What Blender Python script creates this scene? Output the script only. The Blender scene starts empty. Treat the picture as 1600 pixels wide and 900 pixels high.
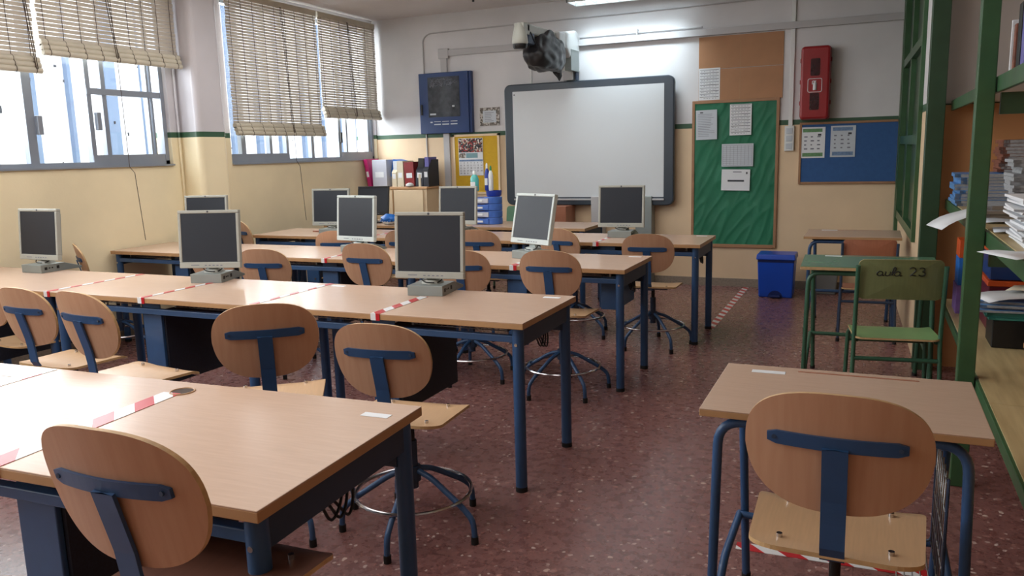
import bpy, bmesh, math, random
from mathutils import Vector, Matrix
random.seed(7)
R = math.radians
COL = bpy.context.scene.collection

# ------------------------------------------------------------------ materials
def lin(c):
    return tuple((v/12.92 if v <= .04045 else ((v+.055)/1.055)**2.4) for v in c)
def rgb(r, g, b): return (*lin((r/255, g/255, b/255)), 1)

def new_mat(name):
    m = bpy.data.materials.new(name); m.use_nodes = True
    nt = m.node_tree
    return m, nt, nt.nodes['Principled BSDF']

def mat(name, c, rough=.5, metal=0, var=.06, scale=8, bump=0, spec=.5, coat=0, stretch=None, dark=None):
    """procedural principled: base colour modulated with noise (stretch -> grain)"""
    m, nt, b = new_mat(name)
    N = nt.nodes; L = nt.links
    tc = N.new('ShaderNodeTexCoord'); mp = N.new('ShaderNodeMapping')
    if stretch: mp.inputs['Scale'].default_value = stretch
    no = N.new('ShaderNodeTexNoise'); no.inputs['Scale'].default_value = scale; no.inputs['Detail'].default_value = 4
    L.new(tc.outputs['Object'], mp.inputs[0]); L.new(mp.outputs[0], no.inputs['Vector'])
    cr = N.new('ShaderNodeValToRGB')
    d = dark if dark else tuple(x*(1-var*2) for x in c[:3]) + (1,)
    cr.color_ramp.elements[0].position = .3; cr.color_ramp.elements[1].position = .7
    cr.color_ramp.elements[0].color = d; cr.color_ramp.elements[1].color = c
    L.new(no.outputs['Fac'], cr.inputs[0]); L.new(cr.outputs[0], b.inputs['Base Color'])
    b.inputs['Roughness'].default_value = rough; b.inputs['Metallic'].default_value = metal
    b.inputs['Specular IOR Level'].default_value = spec
    b.inputs['Coat Weight'].default_value = coat
    if bump:
        bp = N.new('ShaderNodeBump'); bp.inputs['Strength'].default_value = bump; bp.inputs['Distance'].default_value = .01
        L.new(no.outputs['Fac'], bp.inputs['Height']); L.new(bp.outputs[0], b.inputs['Normal'])
    return m

def paint_mat(name, low, high, strip=(1.655, 1.705), stripc=rgb(60, 96, 72)):
    """two tone wall paint: warm dado, green line, grey white above"""
    m, nt, b = new_mat(name); N = nt.nodes; L = nt.links
    g = N.new('ShaderNodeNewGeometry'); s = N.new('ShaderNodeSeparateXYZ'); L.new(g.outputs['Position'], s.inputs[0])
    no = N.new('ShaderNodeTexNoise'); no.inputs['Scale'].default_value = 1.3; no.inputs['Detail'].default_value = 6
    L.new(g.outputs['Position'], no.inputs['Vector'])
    def gt(v):
        q = N.new('ShaderNodeMath'); q.operation = 'GREATER_THAN'; q.inputs[1].default_value = v; L.new(s.outputs['Z'], q.inputs[0]); return q
    def mx(f, a, c, fac=None):
        q = N.new('ShaderNodeMix'); q.data_type = 'RGBA'
        if f: L.new(f.outputs[0], q.inputs['Factor'])
        else: q.inputs['Factor'].default_value = fac
        for i, v in ((6, a), (7, c)):
            if isinstance(v, tuple): q.inputs[i].default_value = v
            else: L.new(v, q.inputs[i])
        return q.outputs[2]
    a = mx(gt(strip[0]), low, stripc); a = mx(gt(strip[1]), a, high)
    cr = N.new('ShaderNodeValToRGB'); cr.color_ramp.elements[0].color = (.86, .86, .86, 1); cr.color_ramp.elements[0].position = .35
    cr.color_ramp.elements[1].position = .65; L.new(no.outputs['Fac'], cr.inputs[0])
    q = N.new('ShaderNodeMix'); q.data_type = 'RGBA'; q.blend_type = 'MULTIPLY'; q.inputs['Factor'].default_value = 1
    L.new(a, q.inputs[6]); L.new(cr.outputs[0], q.inputs[7]); L.new(q.outputs[2], b.inputs['Base Color'])
    b.inputs['Roughness'].default_value = .55
    n2 = N.new('ShaderNodeTexNoise'); n2.inputs['Scale'].default_value = 60; L.new(g.outputs['Position'], n2.inputs['Vector'])
    bp = N.new('ShaderNodeBump'); bp.inputs['Strength'].default_value = .12; bp.inputs['Distance'].default_value = .004
    L.new(n2.outputs['Fac'], bp.inputs['Height']); L.new(bp.outputs[0], b.inputs['Normal'])
    return m

def terrazzo():
    m, nt, b = new_mat('terrazzo_floor'); N = nt.nodes; L = nt.links
    g = N.new('ShaderNodeNewGeometry')
    def vor(scale, feat='F1', rnd=1):
        v = N.new('ShaderNodeTexVoronoi'); v.inputs['Scale'].default_value = scale; v.feature = feat
        v.inputs['Randomness'].default_value = rnd; L.new(wp.outputs[0], v.inputs['Vector']); return v
    n0 = N.new('ShaderNodeTexNoise'); n0.inputs['Scale'].default_value = 30; L.new(g.outputs['Position'], n0.inputs['Vector'])
    wp = N.new('ShaderNodeMix'); wp.data_type = 'VECTOR'; wp.inputs['Factor'].default_value = .03
    L.new(g.outputs['Position'], wp.inputs[4]); L.new(n0.outputs['Color'], wp.inputs[5])
    wp2 = wp.outputs[1]
    class W: outputs = [wp2]
    wp = W
    base = N.new('ShaderNodeTexNoise'); base.inputs['Scale'].default_value = 22; base.inputs['Detail'].default_value = 8
    L.new(g.outputs['Position'], base.inputs['Vector'])
    cr = N.new('ShaderNodeValToRGB')
    cr.color_ramp.elements[0].color = rgb(112, 76, 73); cr.color_ramp.elements[0].position = .35
    cr.color_ramp.elements[1].color = rgb(136, 96, 92); cr.color_ramp.elements[1].position = .65
    L.new(base.outputs['Fac'], cr.inputs[0])
    col = cr.outputs[0]
    for scale, thr, lo, hi, rthr in ((95, .42, rgb(160, 112, 104), rgb(92, 54, 52), .45), (55, .36, rgb(134, 90, 86), rgb(94, 60, 58), .45), (24, .26, rgb(170, 126, 118), rgb(134, 92, 86), .78), (42, .30, rgb(206, 186, 178), rgb(170, 138, 130), .84), (17, .17, rgb(206, 182, 170), rgb(168, 132, 122), .88)):
        v = vor(scale)
        lt = N.new('ShaderNodeMath'); lt.operation = 'LESS_THAN'; lt.inputs[1].default_value = thr; L.new(v.outputs['Distance'], lt.inputs[0])
        sp = N.new('ShaderNodeSeparateColor'); L.new(v.outputs['Color'], sp.inputs[0])
        g1 = N.new('ShaderNodeMath'); g1.operation = 'GREATER_THAN'; g1.inputs[1].default_value = rthr; L.new(sp.outputs[0], g1.inputs[0])
        mu = N.new('ShaderNodeMath'); mu.operation = 'MULTIPLY'; L.new(lt.outputs[0], mu.inputs[0]); L.new(g1.outputs[0], mu.inputs[1])
        cc = N.new('ShaderNodeMix'); cc.data_type = 'RGBA'; L.new(sp.outputs[1], cc.inputs[0]); cc.inputs[6].default_value = lo; cc.inputs[7].default_value = hi
        mx = N.new('ShaderNodeMix'); mx.data_type = 'RGBA'; L.new(mu.outputs[0], mx.inputs[0]); L.new(col, mx.inputs[6]); L.new(cc.outputs[2], mx.inputs[7])
        col = mx.outputs[2]
    br = N.new('ShaderNodeTexBrick'); br.offset = 0; br.inputs['Scale'].default_value = 1
    br.inputs['Brick Width'].default_value = .6; br.inputs['Row Height'].default_value = .6; br.inputs['Mortar Size'].default_value = .0012
    br.inputs['Color1'].default_value = br.inputs['Color2'].default_value = (1, 1, 1, 1); br.inputs['Mortar'].default_value = (.35, .3, .3, 1)
    L.new(g.outputs['Position'], br.inputs['Vector'])
    mu = N.new('ShaderNodeMix'); mu.data_type = 'RGBA'; mu.blend_type = 'MULTIPLY'; mu.inputs[0].default_value = .7
    L.new(col, mu.inputs[6]); L.new(br.outputs['Color'], mu.inputs[7]); L.new(mu.outputs[2], b.inputs['Base Color'])
    rr = N.new('ShaderNodeMapRange'); rr.inputs['To Min'].default_value = .2; rr.inputs['To Max'].default_value = .36
    L.new(base.outputs['Fac'], rr.inputs[0]); L.new(rr.outputs[0], b.inputs['Roughness'])
    return m

def tape_mat():
    m, nt, b = new_mat('barrier_tape_stripes'); N = nt.nodes; L = nt.links
    tc = N.new('ShaderNodeTexCoord'); s = N.new('ShaderNodeSeparateXYZ'); L.new(tc.outputs['Object'], s.inputs[0])
    a = N.new('ShaderNodeMath'); a.operation = 'ADD'; L.new(s.outputs['X'], a.inputs[0]); L.new(s.outputs['Y'], a.inputs[1])
    f = N.new('ShaderNodeMath'); f.operation = 'MULTIPLY'; f.inputs[1].default_value = 1/.15; L.new(a.outputs[0], f.inputs[0])
    fr = N.new('ShaderNodeMath'); fr.operation = 'FRACT'; L.new(f.outputs[0], fr.inputs[0])
    g = N.new('ShaderNodeMath'); g.operation = 'GREATER_THAN'; g.inputs[1].default_value = .5; L.new(fr.outputs[0], g.inputs[0])
    q = N.new('ShaderNodeMix'); q.data_type = 'RGBA'; L.new(g.outputs[0], q.inputs[0]); q.inputs[6].default_value = rgb(186, 30, 40); q.inputs[7].default_value = rgb(222, 224, 226)
    L.new(q.outputs[2], b.inputs['Base Color']); b.inputs['Roughness'].default_value = .3
    return m

def slat_mat(name, c):
    m, nt, b = new_mat(name); N = nt.nodes; L = nt.links
    tc = N.new('ShaderNodeTexCoord'); mp = N.new('ShaderNodeMapping'); mp.inputs['Scale'].default_value = (1, .6, 30)
    no = N.new('ShaderNodeTexNoise'); no.inputs['Scale'].default_value = 2; L.new(tc.outputs['Object'], mp.inputs[0]); L.new(mp.outputs[0], no.inputs['Vector'])
    cr = N.new('ShaderNodeValToRGB'); cr.color_ramp.elements[0].color = tuple(x*.8 for x in c[:3])+(1,); cr.color_ramp.elements[1].color = c
    L.new(no.outputs['Fac'], cr.inputs[0]); L.new(cr.outputs[0], b.inputs['Base Color']); b.inputs['Roughness'].default_value = .6
    t = N.new('ShaderNodeBsdfTranslucent'); L.new(cr.outputs[0], t.inputs['Color'])
    mx = N.new('ShaderNodeMixShader'); mx.inputs[0].default_value = .22
    L.new(b.outputs[0], mx.inputs[1]); L.new(t.outputs[0], mx.inputs[2]); L.new(mx.outputs[0], N['Material Output'].inputs[0])
    return m

def glass_mat():
    m, nt, b = new_mat('window_glass'); N = nt.nodes; L = nt.links
    t = N.new('ShaderNodeBsdfTransparent'); t.inputs[0].default_value = (.97, .98, .98, 1)
    g = N.new('ShaderNodeBsdfGlossy'); g.inputs['Roughness'].default_value = .03
    no = N.new('ShaderNodeTexNoise'); no.inputs['Scale'].default_value = 3
    mr = N.new('ShaderNodeMapRange'); mr.inputs['To Min'].default_value = .04; mr.inputs['To Max'].default_value = .09
    L.new(no.outputs['Fac'], mr.inputs[0])
    mx = N.new('ShaderNodeMixShader'); L.new(mr.outputs[0], mx.inputs[0]); L.new(t.outputs[0], mx.inputs[1]); L.new(g.outputs[0], mx.inputs[2])
    L.new(mx.outputs[0], N['Material Output'].inputs[0]); return m

def emis(name, c, s):
    m, nt, b = new_mat(name)
    no = nt.nodes.new('ShaderNodeTexNoise'); no.inputs['Scale'].default_value = 2
    mr = nt.nodes.new('ShaderNodeMapRange'); mr.inputs['To Min'].default_value = s*.95; mr.inputs['To Max'].default_value = s
    nt.links.new(no.outputs['Fac'], mr.inputs[0]); nt.links.new(mr.outputs[0], b.inputs['Emission Strength'])
    b.inputs['Base Color'].default_value = c; b.inputs['Emission Color'].default_value = c; return m

def photo_mat(name, cols, scale):
    """blotches of several colours for tiny printed pictures"""
    m, nt, b = new_mat(name); N = nt.nodes; L = nt.links
    tc = N.new('ShaderNodeTexCoord'); v = N.new('ShaderNodeTexVoronoi'); v.inputs['Scale'].default_value = scale
    L.new(tc.outputs['Object'], v.inputs['Vector']); s = N.new('ShaderNodeSeparateColor'); L.new(v.outputs['Color'], s.inputs[0])
    cr = N.new('ShaderNodeValToRGB'); cr.color_ramp.interpolation = 'CONSTANT'
    e = cr.color_ramp.elements
    e[0].color = cols[0]; e[1].color = cols[1]; e[1].position = 1/len(cols)
    for i, c in enumerate(cols[2:]): q = e.new((i+2)/len(cols)); q.color = c
    L.new(s.outputs[0], cr.inputs[0]); L.new(cr.outputs[0], b.inputs['Base Color']); b.inputs['Roughness'].default_value = .4
    return m

M = dict(
    floor=terrazzo(),
    wall_front=paint_mat('paint_front_wall', rgb(232, 206, 170), rgb(218, 218, 220)),
    wall_left=paint_mat('paint_window_wall', rgb(250, 236, 200), rgb(212, 210, 216), strip=(1.665, 1.712)),
    wall_niche=paint_mat('paint_alcove', rgb(206, 150, 100), rgb(176, 166, 158), strip=(1.68, 1.69), stripc=rgb(70, 80, 50)),
    ceiling=mat('ceiling_plaster', rgb(212, 206, 204), .8, var=.02, scale=2),
    base=mat('skirting_terrazzo', rgb(150, 138, 124), .5, scale=60, var=.15),
    top=mat('beech_laminate', rgb(198, 170, 149), .24, spec=.2, scale=3, var=.035, stretch=(3, 40, 1)),
    top_edge=mat('beech_edge', rgb(182, 142, 100), .4, var=.08, scale=6),
    ply=mat('beech_plywood', rgb(192, 150, 120), .42, scale=3, var=.03, stretch=(24, 2, 2), dark=rgb(184, 140, 110)),
    seatshade=mat('shade_darkened_plywood', rgb(96, 62, 50), .4, scale=4, var=.08, stretch=(24, 2, 2)),  # seat plywood darkened to carry the shade under the table
    ply_edge=mat('plywood_edge', rgb(208, 172, 124), .5, scale=40, var=.12),
    seatply=mat('beech_plywood_seat', rgb(204, 168, 130), .3, scale=5, var=.05, stretch=(30, 2, 2)),
    ply_old=mat('reddish_plywood', rgb(166, 106, 80), .45, scale=5, var=.08, stretch=(30, 2, 2)),
    blue=mat('blue_powder_steel', rgb(46, 80, 122), .38, var=.05, scale=20),
    navy=mat('navy_steel', rgb(42, 60, 86), .5, var=.06, scale=20),
    dark=mat('perforated_dark_steel', rgb(32, 40, 56), .6, var=.25, scale=160),
    green=mat('green_gloss_paint', rgb(58, 96, 62), .35, var=.12, scale=9, bump=.15),
    green_dk=mat('dark_green_paint', rgb(48, 76, 52), .4, var=.1, scale=9, bump=.1),
    gtube=mat('green_steel_tube', rgb(56, 98, 76), .35, var=.08, scale=20),
    gtop=mat('green_laminate', rgb(100, 142, 112), .25, var=.05, scale=6),
    gback=mat('olive_painted_ply', rgb(116, 124, 82), .4, var=.07, scale=5, stretch=(20, 2, 2)),
    gseat=mat('green_painted_ply', rgb(134, 172, 112), .3, var=.08, scale=6),
    ink=mat('black_marker_ink', rgb(22, 24, 20), .5),
    black=mat('black_plastic', rgb(18, 18, 20), .45, var=.1, scale=20),
    rubber=mat('black_rubber', rgb(14, 14, 16), .7),
    chrome=mat('chrome', rgb(200, 200, 204), .18, metal=1, var=.03),
    steel=mat('galvanised_wire', rgb(150, 150, 150), .35, metal=.9, var=.05),
    alu=mat('aluminium_frame', rgb(150, 158, 170), .4, metal=.35, var=.04, scale=6),
    bezel=mat('silver_grey_plastic', rgb(164, 166, 158), .45, var=.03, scale=10),
    bezel_lt=mat('pale_silver_plastic', rgb(196, 206, 204), .4, var=.03, scale=10),
    screen=mat('dark_lcd_panel', rgb(34, 39, 48), .42, var=.05, scale=2, spec=.35),
    basebox=mat('grey_metal_case', rgb(142, 150, 148), .4, metal=.3, var=.04, scale=10),
    tape=tape_mat(),
    paper=mat('white_paper', rgb(226, 230, 234), .7, var=.02, scale=5),
    paper2=mat('cool_white_paper', rgb(200, 208, 216), .7, var=.04, scale=5),
    text=mat('printed_ink', rgb(120, 124, 136), .7),
    text_dk=mat('dark_printed_ink', rgb(60, 62, 70), .7),
    board=mat('whiteboard_surface', rgb(212, 218, 222), .25, var=.02, scale=1.5),
    board_frame=mat('slate_plastic_frame', rgb(50, 62, 74), .3, var=.05, scale=4),
    white=mat('white_painted_plastic', rgb(222, 226, 226), .4, var=.02, scale=4),
    trunk=mat('grey_pvc_trunking', rgb(186, 186, 188), .45, var=.03, scale=4),
    red=mat('red_plastic', rgb(152, 24, 32), .35, var=.06, scale=6),
    redglass=mat('dark_red_window', rgb(60, 14, 20), .15, var=.2, scale=30),
    rack=mat('rack_blue_steel', rgb(28, 58, 112), .35, var=.05, scale=6),
    rackglass=mat('smoked_glass', rgb(66, 72, 82), .12, var=.35, scale=14),
    cork=mat('brown_hardboard', rgb(178, 132, 96), .7, var=.05, scale=7),
    frame=mat('beech_moulding', rgb(166, 124, 90), .5, var=.1, scale=12),
    greenpaper=mat('green_crepe_paper', rgb(30, 122, 88), .6, var=.14, scale=3.2, bump=.9, stretch=(1, 1, .35)),
    bluefelt=mat('blue_felt', rgb(56, 96, 150), .9, var=.06, scale=30),
    yellow=mat('yellow_felt', rgb(212, 172, 44), .85, var=.05, scale=30),
    bag=mat('black_bin_liner', rgb(32, 32, 36), .42, var=.1, scale=9, bump=.3),
    slat=slat_mat('cream_blind_slat', rgb(216, 208, 196)),
    roll=mat('cream_blind_roll', rgb(214, 208, 190), .5, var=.08, scale=6),
    cord=mat('brown_cord', rgb(62, 46, 36), .8),
    glass=glass_mat(),
    ext=mat('white_render_facade', rgb(244, 246, 250), .8, var=.03, scale=2),
    ext_rib=mat('pale_blue_facade_rib', rgb(120, 140, 168), .8, var=.05, scale=2),
    ext_spot=mat('weathered_spots', rgb(60, 62, 68), .8),
    lamp=emis('fluorescent_tube', (.86, .95, 1, 1), 5),
    bin=mat('blue_bin_plastic', rgb(14, 74, 190), .35, var=.05, scale=6),
    bin_dk=mat('dark_blue_plastic', rgb(10, 34, 96), .4),
    drawers=mat('translucent_blue_plastic', rgb(70, 112, 196), .3, var=.12, scale=20),
    cabinet=mat('pale_maple_laminate', rgb(234, 212, 178), .4, var=.03, scale=5),
    cabinet_top=mat('maple_top', rgb(214, 170, 128), .35, var=.04, scale=5),
    magenta=mat('magenta_card', rgb(190, 30, 110), .4), cream=mat('cream_card', rgb(214, 204, 180), .6),
    clear=mat('milky_plastic', rgb(196, 200, 214), .3), bluecard=mat('bright_blue_card', rgb(30, 108, 196), .4),
    maroon=mat('dark_red_card', rgb(134, 34, 38), .45), charcoal=mat('charcoal_card', rgb(38, 42, 54), .5),
    violet=mat('violet_card', rgb(104, 100, 170), .5), tealb=mat('teal_liquid_bottle', rgb(96, 196, 190), .25),
    grn=mat('green_cap', rgb(28, 130, 76), .4), bottleblue=mat('royal_blue_plastic', rgb(34, 60, 160), .3),
    plank=mat('pale_oak_board', rgb(204, 184, 138), .38, scale=2.2, var=.1, stretch=(14, 1.2, 1), dark=rgb(176, 154, 110)),
    orange=mat('orange_plastic', rgb(206, 84, 34), .4), purple=mat('purple_card', rgb(140, 104, 176), .5, var=.2, scale=20),
    wine=mat('wine_red_box', rgb(96, 26, 42), .4), deepblue=mat('deep_blue_box', rgb(20, 52, 108), .4),
    teal=mat('teal_cover', rgb(54, 128, 116), .4), tan=mat('tan_book_cover', rgb(176, 128, 82), .5),
    mags=mat('magazine_page_edges', rgb(168, 172, 176), .7, scale=40, var=.18, stretch=(1, 1, 6)),
    magcover=mat('blue_magazine_cover', rgb(54, 116, 190), .35, var=.35, scale=30, dark=rgb(110, 160, 210)),
    magbase=mat('taupe_page_edges', rgb(138, 128, 116), .7, scale=40, var=.1, stretch=(1, 1, 6)),
    magbrown=mat('reddish_magazine_cover', rgb(150, 92, 72), .5, var=.3, scale=30),
    graybin=mat('grey_plastic_tub', rgb(120, 124, 124), .5),
    calphoto=photo_mat('calendar_team_photo', [rgb(30, 28, 32), rgb(210, 205, 200), rgb(150, 36, 40), rgb(60, 60, 66), rgb(180, 150, 130), rgb(24, 24, 28)], 60),
    fern=photo_mat('patterned_border_print', [rgb(120, 112, 104), rgb(190, 186, 180), rgb(90, 84, 78)], 50),
    plaque=mat('blue_grey_band', rgb(120, 160, 170), .5), leaf=mat('green_print', rgb(112, 160, 110), .6, var=.2, scale=40),
    bluprint=mat('pale_blue_print', rgb(120, 150, 190), .6, var=.2, scale=40),
)

# ------------------------------------------------------------------ geometry helpers
class MB:
    """collects shapes into one mesh; mi = material slot"""
    def __init__(s): s.bm = bmesh.new()
    def _add(s, verts, faces, mi=0, smooth=False):
        vs = [s.bm.verts.new(v) for v in verts]
        for f in faces:
            try:
                q = s.bm.faces.new([vs[i] for i in f]); q.material_index = mi; q.smooth = smooth
            except ValueError: pass
        return vs
    def box(s, x0, x1, y0, y1, z0, z1, mi=0, rot=None, at=None):
        v = [Vector((x, y, z)) for z in (z0, z1) for y in (y0, y1) for x in (x0, x1)]
        if rot is not None:
            m = Matrix.Rotation(rot[0], 4, rot[1]); v = [m @ p for p in v]
        if at: v = [p+Vector(at) for p in v]
        s._add(v, [(0, 2, 3, 1), (4, 5, 7, 6), (0, 1, 5, 4), (2, 6, 7, 3), (0, 4, 6, 2), (1, 3, 7, 5)], mi); return s
    def cyl(s, a, b, r, r2=None, n=16, mi=0, cap=True):
        a, b = Vector(a), Vector(b); r2 = r if r2 is None else r2
        d = (b-a).normalized(); u = d.orthogonal().normalized(); w = d.cross(u)
        vs = [a+(u*math.cos(2*math.pi*i/n)+w*math.sin(2*math.pi*i/n))*r for i in range(n)]
        vs += [b+(u*math.cos(2*math.pi*i/n)+w*math.sin(2*math.pi*i/n))*r2 for i in range(n)]
        fs = [(i, (i+1) % n, n+(i+1) % n, n+i) for i in range(n)]
        bv = s._add(vs, fs, mi, True)
        if cap:
            for q in (bv[:n][::-1], bv[n:]):
                try: f = s.bm.faces.new(q); f.material_index = mi
                except ValueError: pass
        return s
    def tube(s, pts, r, n=10, mi=0, bend=0, closed=False):
        P = [Vector(p) for p in pts]
        if bend and not closed:
            Q = [P[0]]
            for i in range(1, len(P)-1):
                a, b, c = P[i-1], P[i], P[i+1]
                k = min(bend, (a-b).length*.49, (c-b).length*.49)
                p0 = b+(a-b).normalized()*k; p1 = b+(c-b).normalized()*k
                for t in [j/6 for j in range(7)]: Q.append((1-t)**2*p0+2*t*(1-t)*b+t*t*p1)
            Q.append(P[-1]); P = Q
        m = len(P); rings = []
        u = None
        for i in range(m):
            if closed: d = (P[(i+1) % m]-P[i-1]).normalized()
            else: d = (P[min(i+1, m-1)]-P[max(i-1, 0)]).normalized()
            u = d.orthogonal().normalized() if u is None else (u-d*u.dot(d)).normalized()
            w = d.cross(u)
            rr = r[i] if isinstance(r, (list, tuple)) else r
            rings.append([s.bm.verts.new(P[i]+(u*math.cos(2*math.pi*k/n)+w*math.sin(2*math.pi*k/n))*rr) for k in range(n)])
        for i in range(m if closed else m-1):
            A, B = rings[i], rings[(i+1) % m]
            for k in range(n):
                f = s.bm.faces.new((A[k], A[(k+1) % n], B[(k+1) % n], B[k])); f.smooth = True; f.material_index = mi
        if not closed:
            for q in (rings[0][::-1], rings[-1]): f = s.bm.faces.new(q); f.material_index = mi
        return s
    def lathe(s, prof, n=24, mi=0, at=(0, 0, 0)):
        at = Vector(at); rings = [[s.bm.verts.new(at+Vector((r*math.cos(2*math.pi*k/n), r*math.sin(2*math.pi*k/n), z))) for k in range(n)] for r, z in prof]
        for A, B in zip(rings, rings[1:]):
            for k in range(n):
                f = s.bm.faces.new((A[k], A[(k+1) % n], B[(k+1) % n], B[k])); f.smooth = True; f.material_index = mi
        for q in (rings[0][::-1], rings[-1]): f = s.bm.faces.new(q); f.material_index = mi
        return s
    def plate(s, outline, func, th, rings=5, mi=0, me=1, cx=0, cy=0):
        """curved sheet: outline [(u,v)], func(u,v)->point, normal offset th"""
        n = len(outline); P = []
        for k in range(1, rings+1):
            t = k/rings
            P.append([(cx+(u-cx)*t, cy+(v-cy)*t) for u, v in outline])
        def lay(off):
            c = s.bm.verts.new(func(cx, cy, off)); rs = [[s.bm.verts.new(func(u, v, off)) for u, v in ring] for ring in P]
            return c, rs
        c0, A = lay(0); c1, B = lay(th)
        for c, rs, fl in ((c0, A, False), (c1, B, True)):
            for k in range(n):
                q = (c, rs[0][k], rs[0][(k+1) % n]); f = s.bm.faces.new(q[::-1] if fl else q); f.smooth = True; f.material_index = mi
            for r0, r1 in zip(rs, rs[1:]):
                for k in range(n):
                    q = (r0[k], r1[k], r1[(k+1) % n], r0[(k+1) % n]); f = s.bm.faces.new(q[::-1] if fl else q); f.smooth = True; f.material_index = mi
        a, b = A[-1], B[-1]
        for k in range(n):
            f = s.bm.faces.new((a[k], b[k], b[(k+1) % n], a[(k+1) % n])); f.material_index = me
        return s
    def build(s, name, mats, parent=None, bevel=0, loc=None):
        bmesh.ops.recalc_face_normals(s.bm, faces=s.bm.faces)
        s.bm.normal_update()
        for e in s.bm.edges:
            if len(e.link_faces) == 2 and e.calc_face_angle(0) > R(38): e.smooth = False
        me = bpy.data.meshes.new(name); s.bm.to_mesh(me); s.bm.free()
        for m in (mats if isinstance(mats, (list, tuple)) else [mats]): me.materials.append(M[m] if isinstance(m, str) else m)
        o = bpy.data.objects.new(name, me); COL.objects.link(o)
        if parent: o.parent = parent
        if loc: o.location = loc
        if bevel:
            b = o.modifiers.new('bevel', 'BEVEL'); b.width = bevel; b.segments = 2; b.limit_method = 'ANGLE'; b.angle_limit = R(40)
        return o

def tag(o, label=None, cat=None, group=None, kind=None):
    if label: o['label'] = label
    if cat: o['category'] = cat
    if group: o['group'] = group
    if kind: o['kind'] = kind
    return o
def thing(name, label, cat, loc=(0, 0, 0), rz=0, group=None):
    o = bpy.data.objects.new(name, None); o.empty_display_size = .1; COL.objects.link(o)
    o.location = loc; o.rotation_euler = (0, 0, rz); return tag(o, label, cat, group)
def struct(o): o['kind'] = 'structure'; return o
def copy_tree(o, parent=None):
    c = o.copy(); COL.objects.link(c)
    if parent: c.parent = parent
    for ch in [k for k in bpy.data.objects if k.parent == o]: copy_tree(ch, c)
    return c
def relabel(o, label): o['label'] = label; return o
def text_mesh(name, s, size, mat_, parent=None, loc=(0, 0, 0), rot=(R(90), 0, 0), shear=0, align='CENTER', ext=.0004, sx=1):
    cu = bpy.data.curves.new(name, 'FONT'); cu.body = s; cu.size = size; cu.align_x = align; cu.align_y = 'CENTER'; cu.shear = shear; cu.extrude = ext
    t = bpy.data.objects.new(name+'_tmp', cu); COL.objects.link(t)
    dg = bpy.context.evaluated_depsgraph_get(); me = bpy.data.meshes.new_from_object(t.evaluated_get(dg))
    bpy.data.objects.remove(t); me.materials.clear(); me.materials.append(M[mat_])
    o = bpy.data.objects.new(name, me); COL.objects.link(o)
    if parent: o.parent = parent
    o.location = loc; o.rotation_euler = rot; o.scale = (sx, 1, 1); return o

# ------------------------------------------------------------------ setting
XL, YF, ZC = -5.64, 8.58, 3.07
XN = 1.05
YB = -2.6
struct(MB().box(XL-.3, XN+.2, YB-.2, YF+.25, -.1, 0).build('floor', 'floor'))
struct(MB().box(XL-.3, XN+.2, YB-.2, YF+.25, ZC, ZC+.15).build('ceiling', 'ceiling'))
struct(MB().box(XL-.3, .5, YF, YF+.2, 0, ZC).build('wall_front', 'wall_front'))
struct(MB().box(XL-.3, XN+.2, YB-.2, YB, 0, ZC).build('wall_back', 'wall_front'))
w = MB()
S1, S2, WT = 1.425, 1.412, 2.96           # sills and head
win = [(-2.2, 1.2, S1), (1.9, 5.33, S1), (6.05, 8.56, S2)]
ys = [YB, -2.2, 1.2, 1.9, 5.33, 6.05, 8.56, YF]
for a, b in ((YB, -2.2), (1.2, 1.9), (5.33, 6.05), (8.56, YF)): w.box(XL-.25, XL, a, b, 0, ZC)
for a, b, s in win: w.box(XL-.25, XL, a, b, 0, s); w.box(XL-.25, XL, a, b, WT, ZC)
struct(w.build('wall_left', 'wall_left'))
# column between the windows (rounded corner)
pl = MB(); prof = []
x0, x1, yA, yB_, r = XL-.01, -5.42, 5.44, 5.78, .05
for cx, cy, a0 in ((x1-r, yA+r, -90), (x1-r, yB_-r, 0)):
    for k in range(7): t = R(a0+k*15); prof.append((cx+r*math.cos(t), cy+r*math.sin(t)))
prof = [(x0, yA)]+prof+[(x0, yB_)]
n = len(prof)
pl._add([(x, y, 0) for x, y in prof]+[(x, y, ZC) for x, y in prof], [(i, (i+1) % n, n+(i+1) % n, n+i) for i in range(n)])
pm = M['wall_left'].copy(); pm.name = 'paint_column_glossy'; pm.node_tree.nodes['Principled BSDF'].inputs['Roughness'].default_value = .3; M['wall_col'] = pm
struct(pl.build('wall_pilaster', 'wall_col'))
# right wall, slightly splayed, with the green framed opening
A, B = Vector((.235, YF, 0)), Vector((.309, 5.8, 0))
ang = math.atan2(B.x-A.x, A.y-B.y)
def rwloc(o): o.location = (A.x, A.y, 0); o.rotation_euler = (0, 0, ang); return o
Lw = (A-B).length
w = MB(); w.box(0, .2, -Lw, 0, 0, .76); w.box(0, .2, -Lw, -2.30, .76, ZC); w.box(0, .2, -.16, 0, .76, ZC)
struct(rwloc(w.build('wall_right', 'wall_front')))
struct(MB().box(.309, XN+.2, 5.8, 5.98, 0, ZC).build('wall_alcove_end', 'wall_niche'))
struct(MB().box(XN, XN+.2, YB, 5.8, 0, ZC).build('wall_alcove_back', 'wall_niche'))
# internal green window in the right wall
wf = MB()
wf.box(-.025, .06, -.24, -.16, .76, ZC); wf.box(-.025, .06, -2.30, -2.2, .76, ZC); wf.box(-.015, .05, -1.15, -1.05, .82, ZC)
for z in (.76, 1.44, 2.12, 3.0): wf.box(-.02, .055, -2.3, -.16, z, z+.07)
o = struct(rwloc(wf.build('window_3', 'green')))
pn = MB().box(.02, .03, -2.22, -.2, .8, ZC-.02).build('green_panel', 'green_dk', o)
struct(rwloc(MB().box(-.03, 0, -.16, -.002, .0, ZC).build('trim_4', 'green')))
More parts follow.
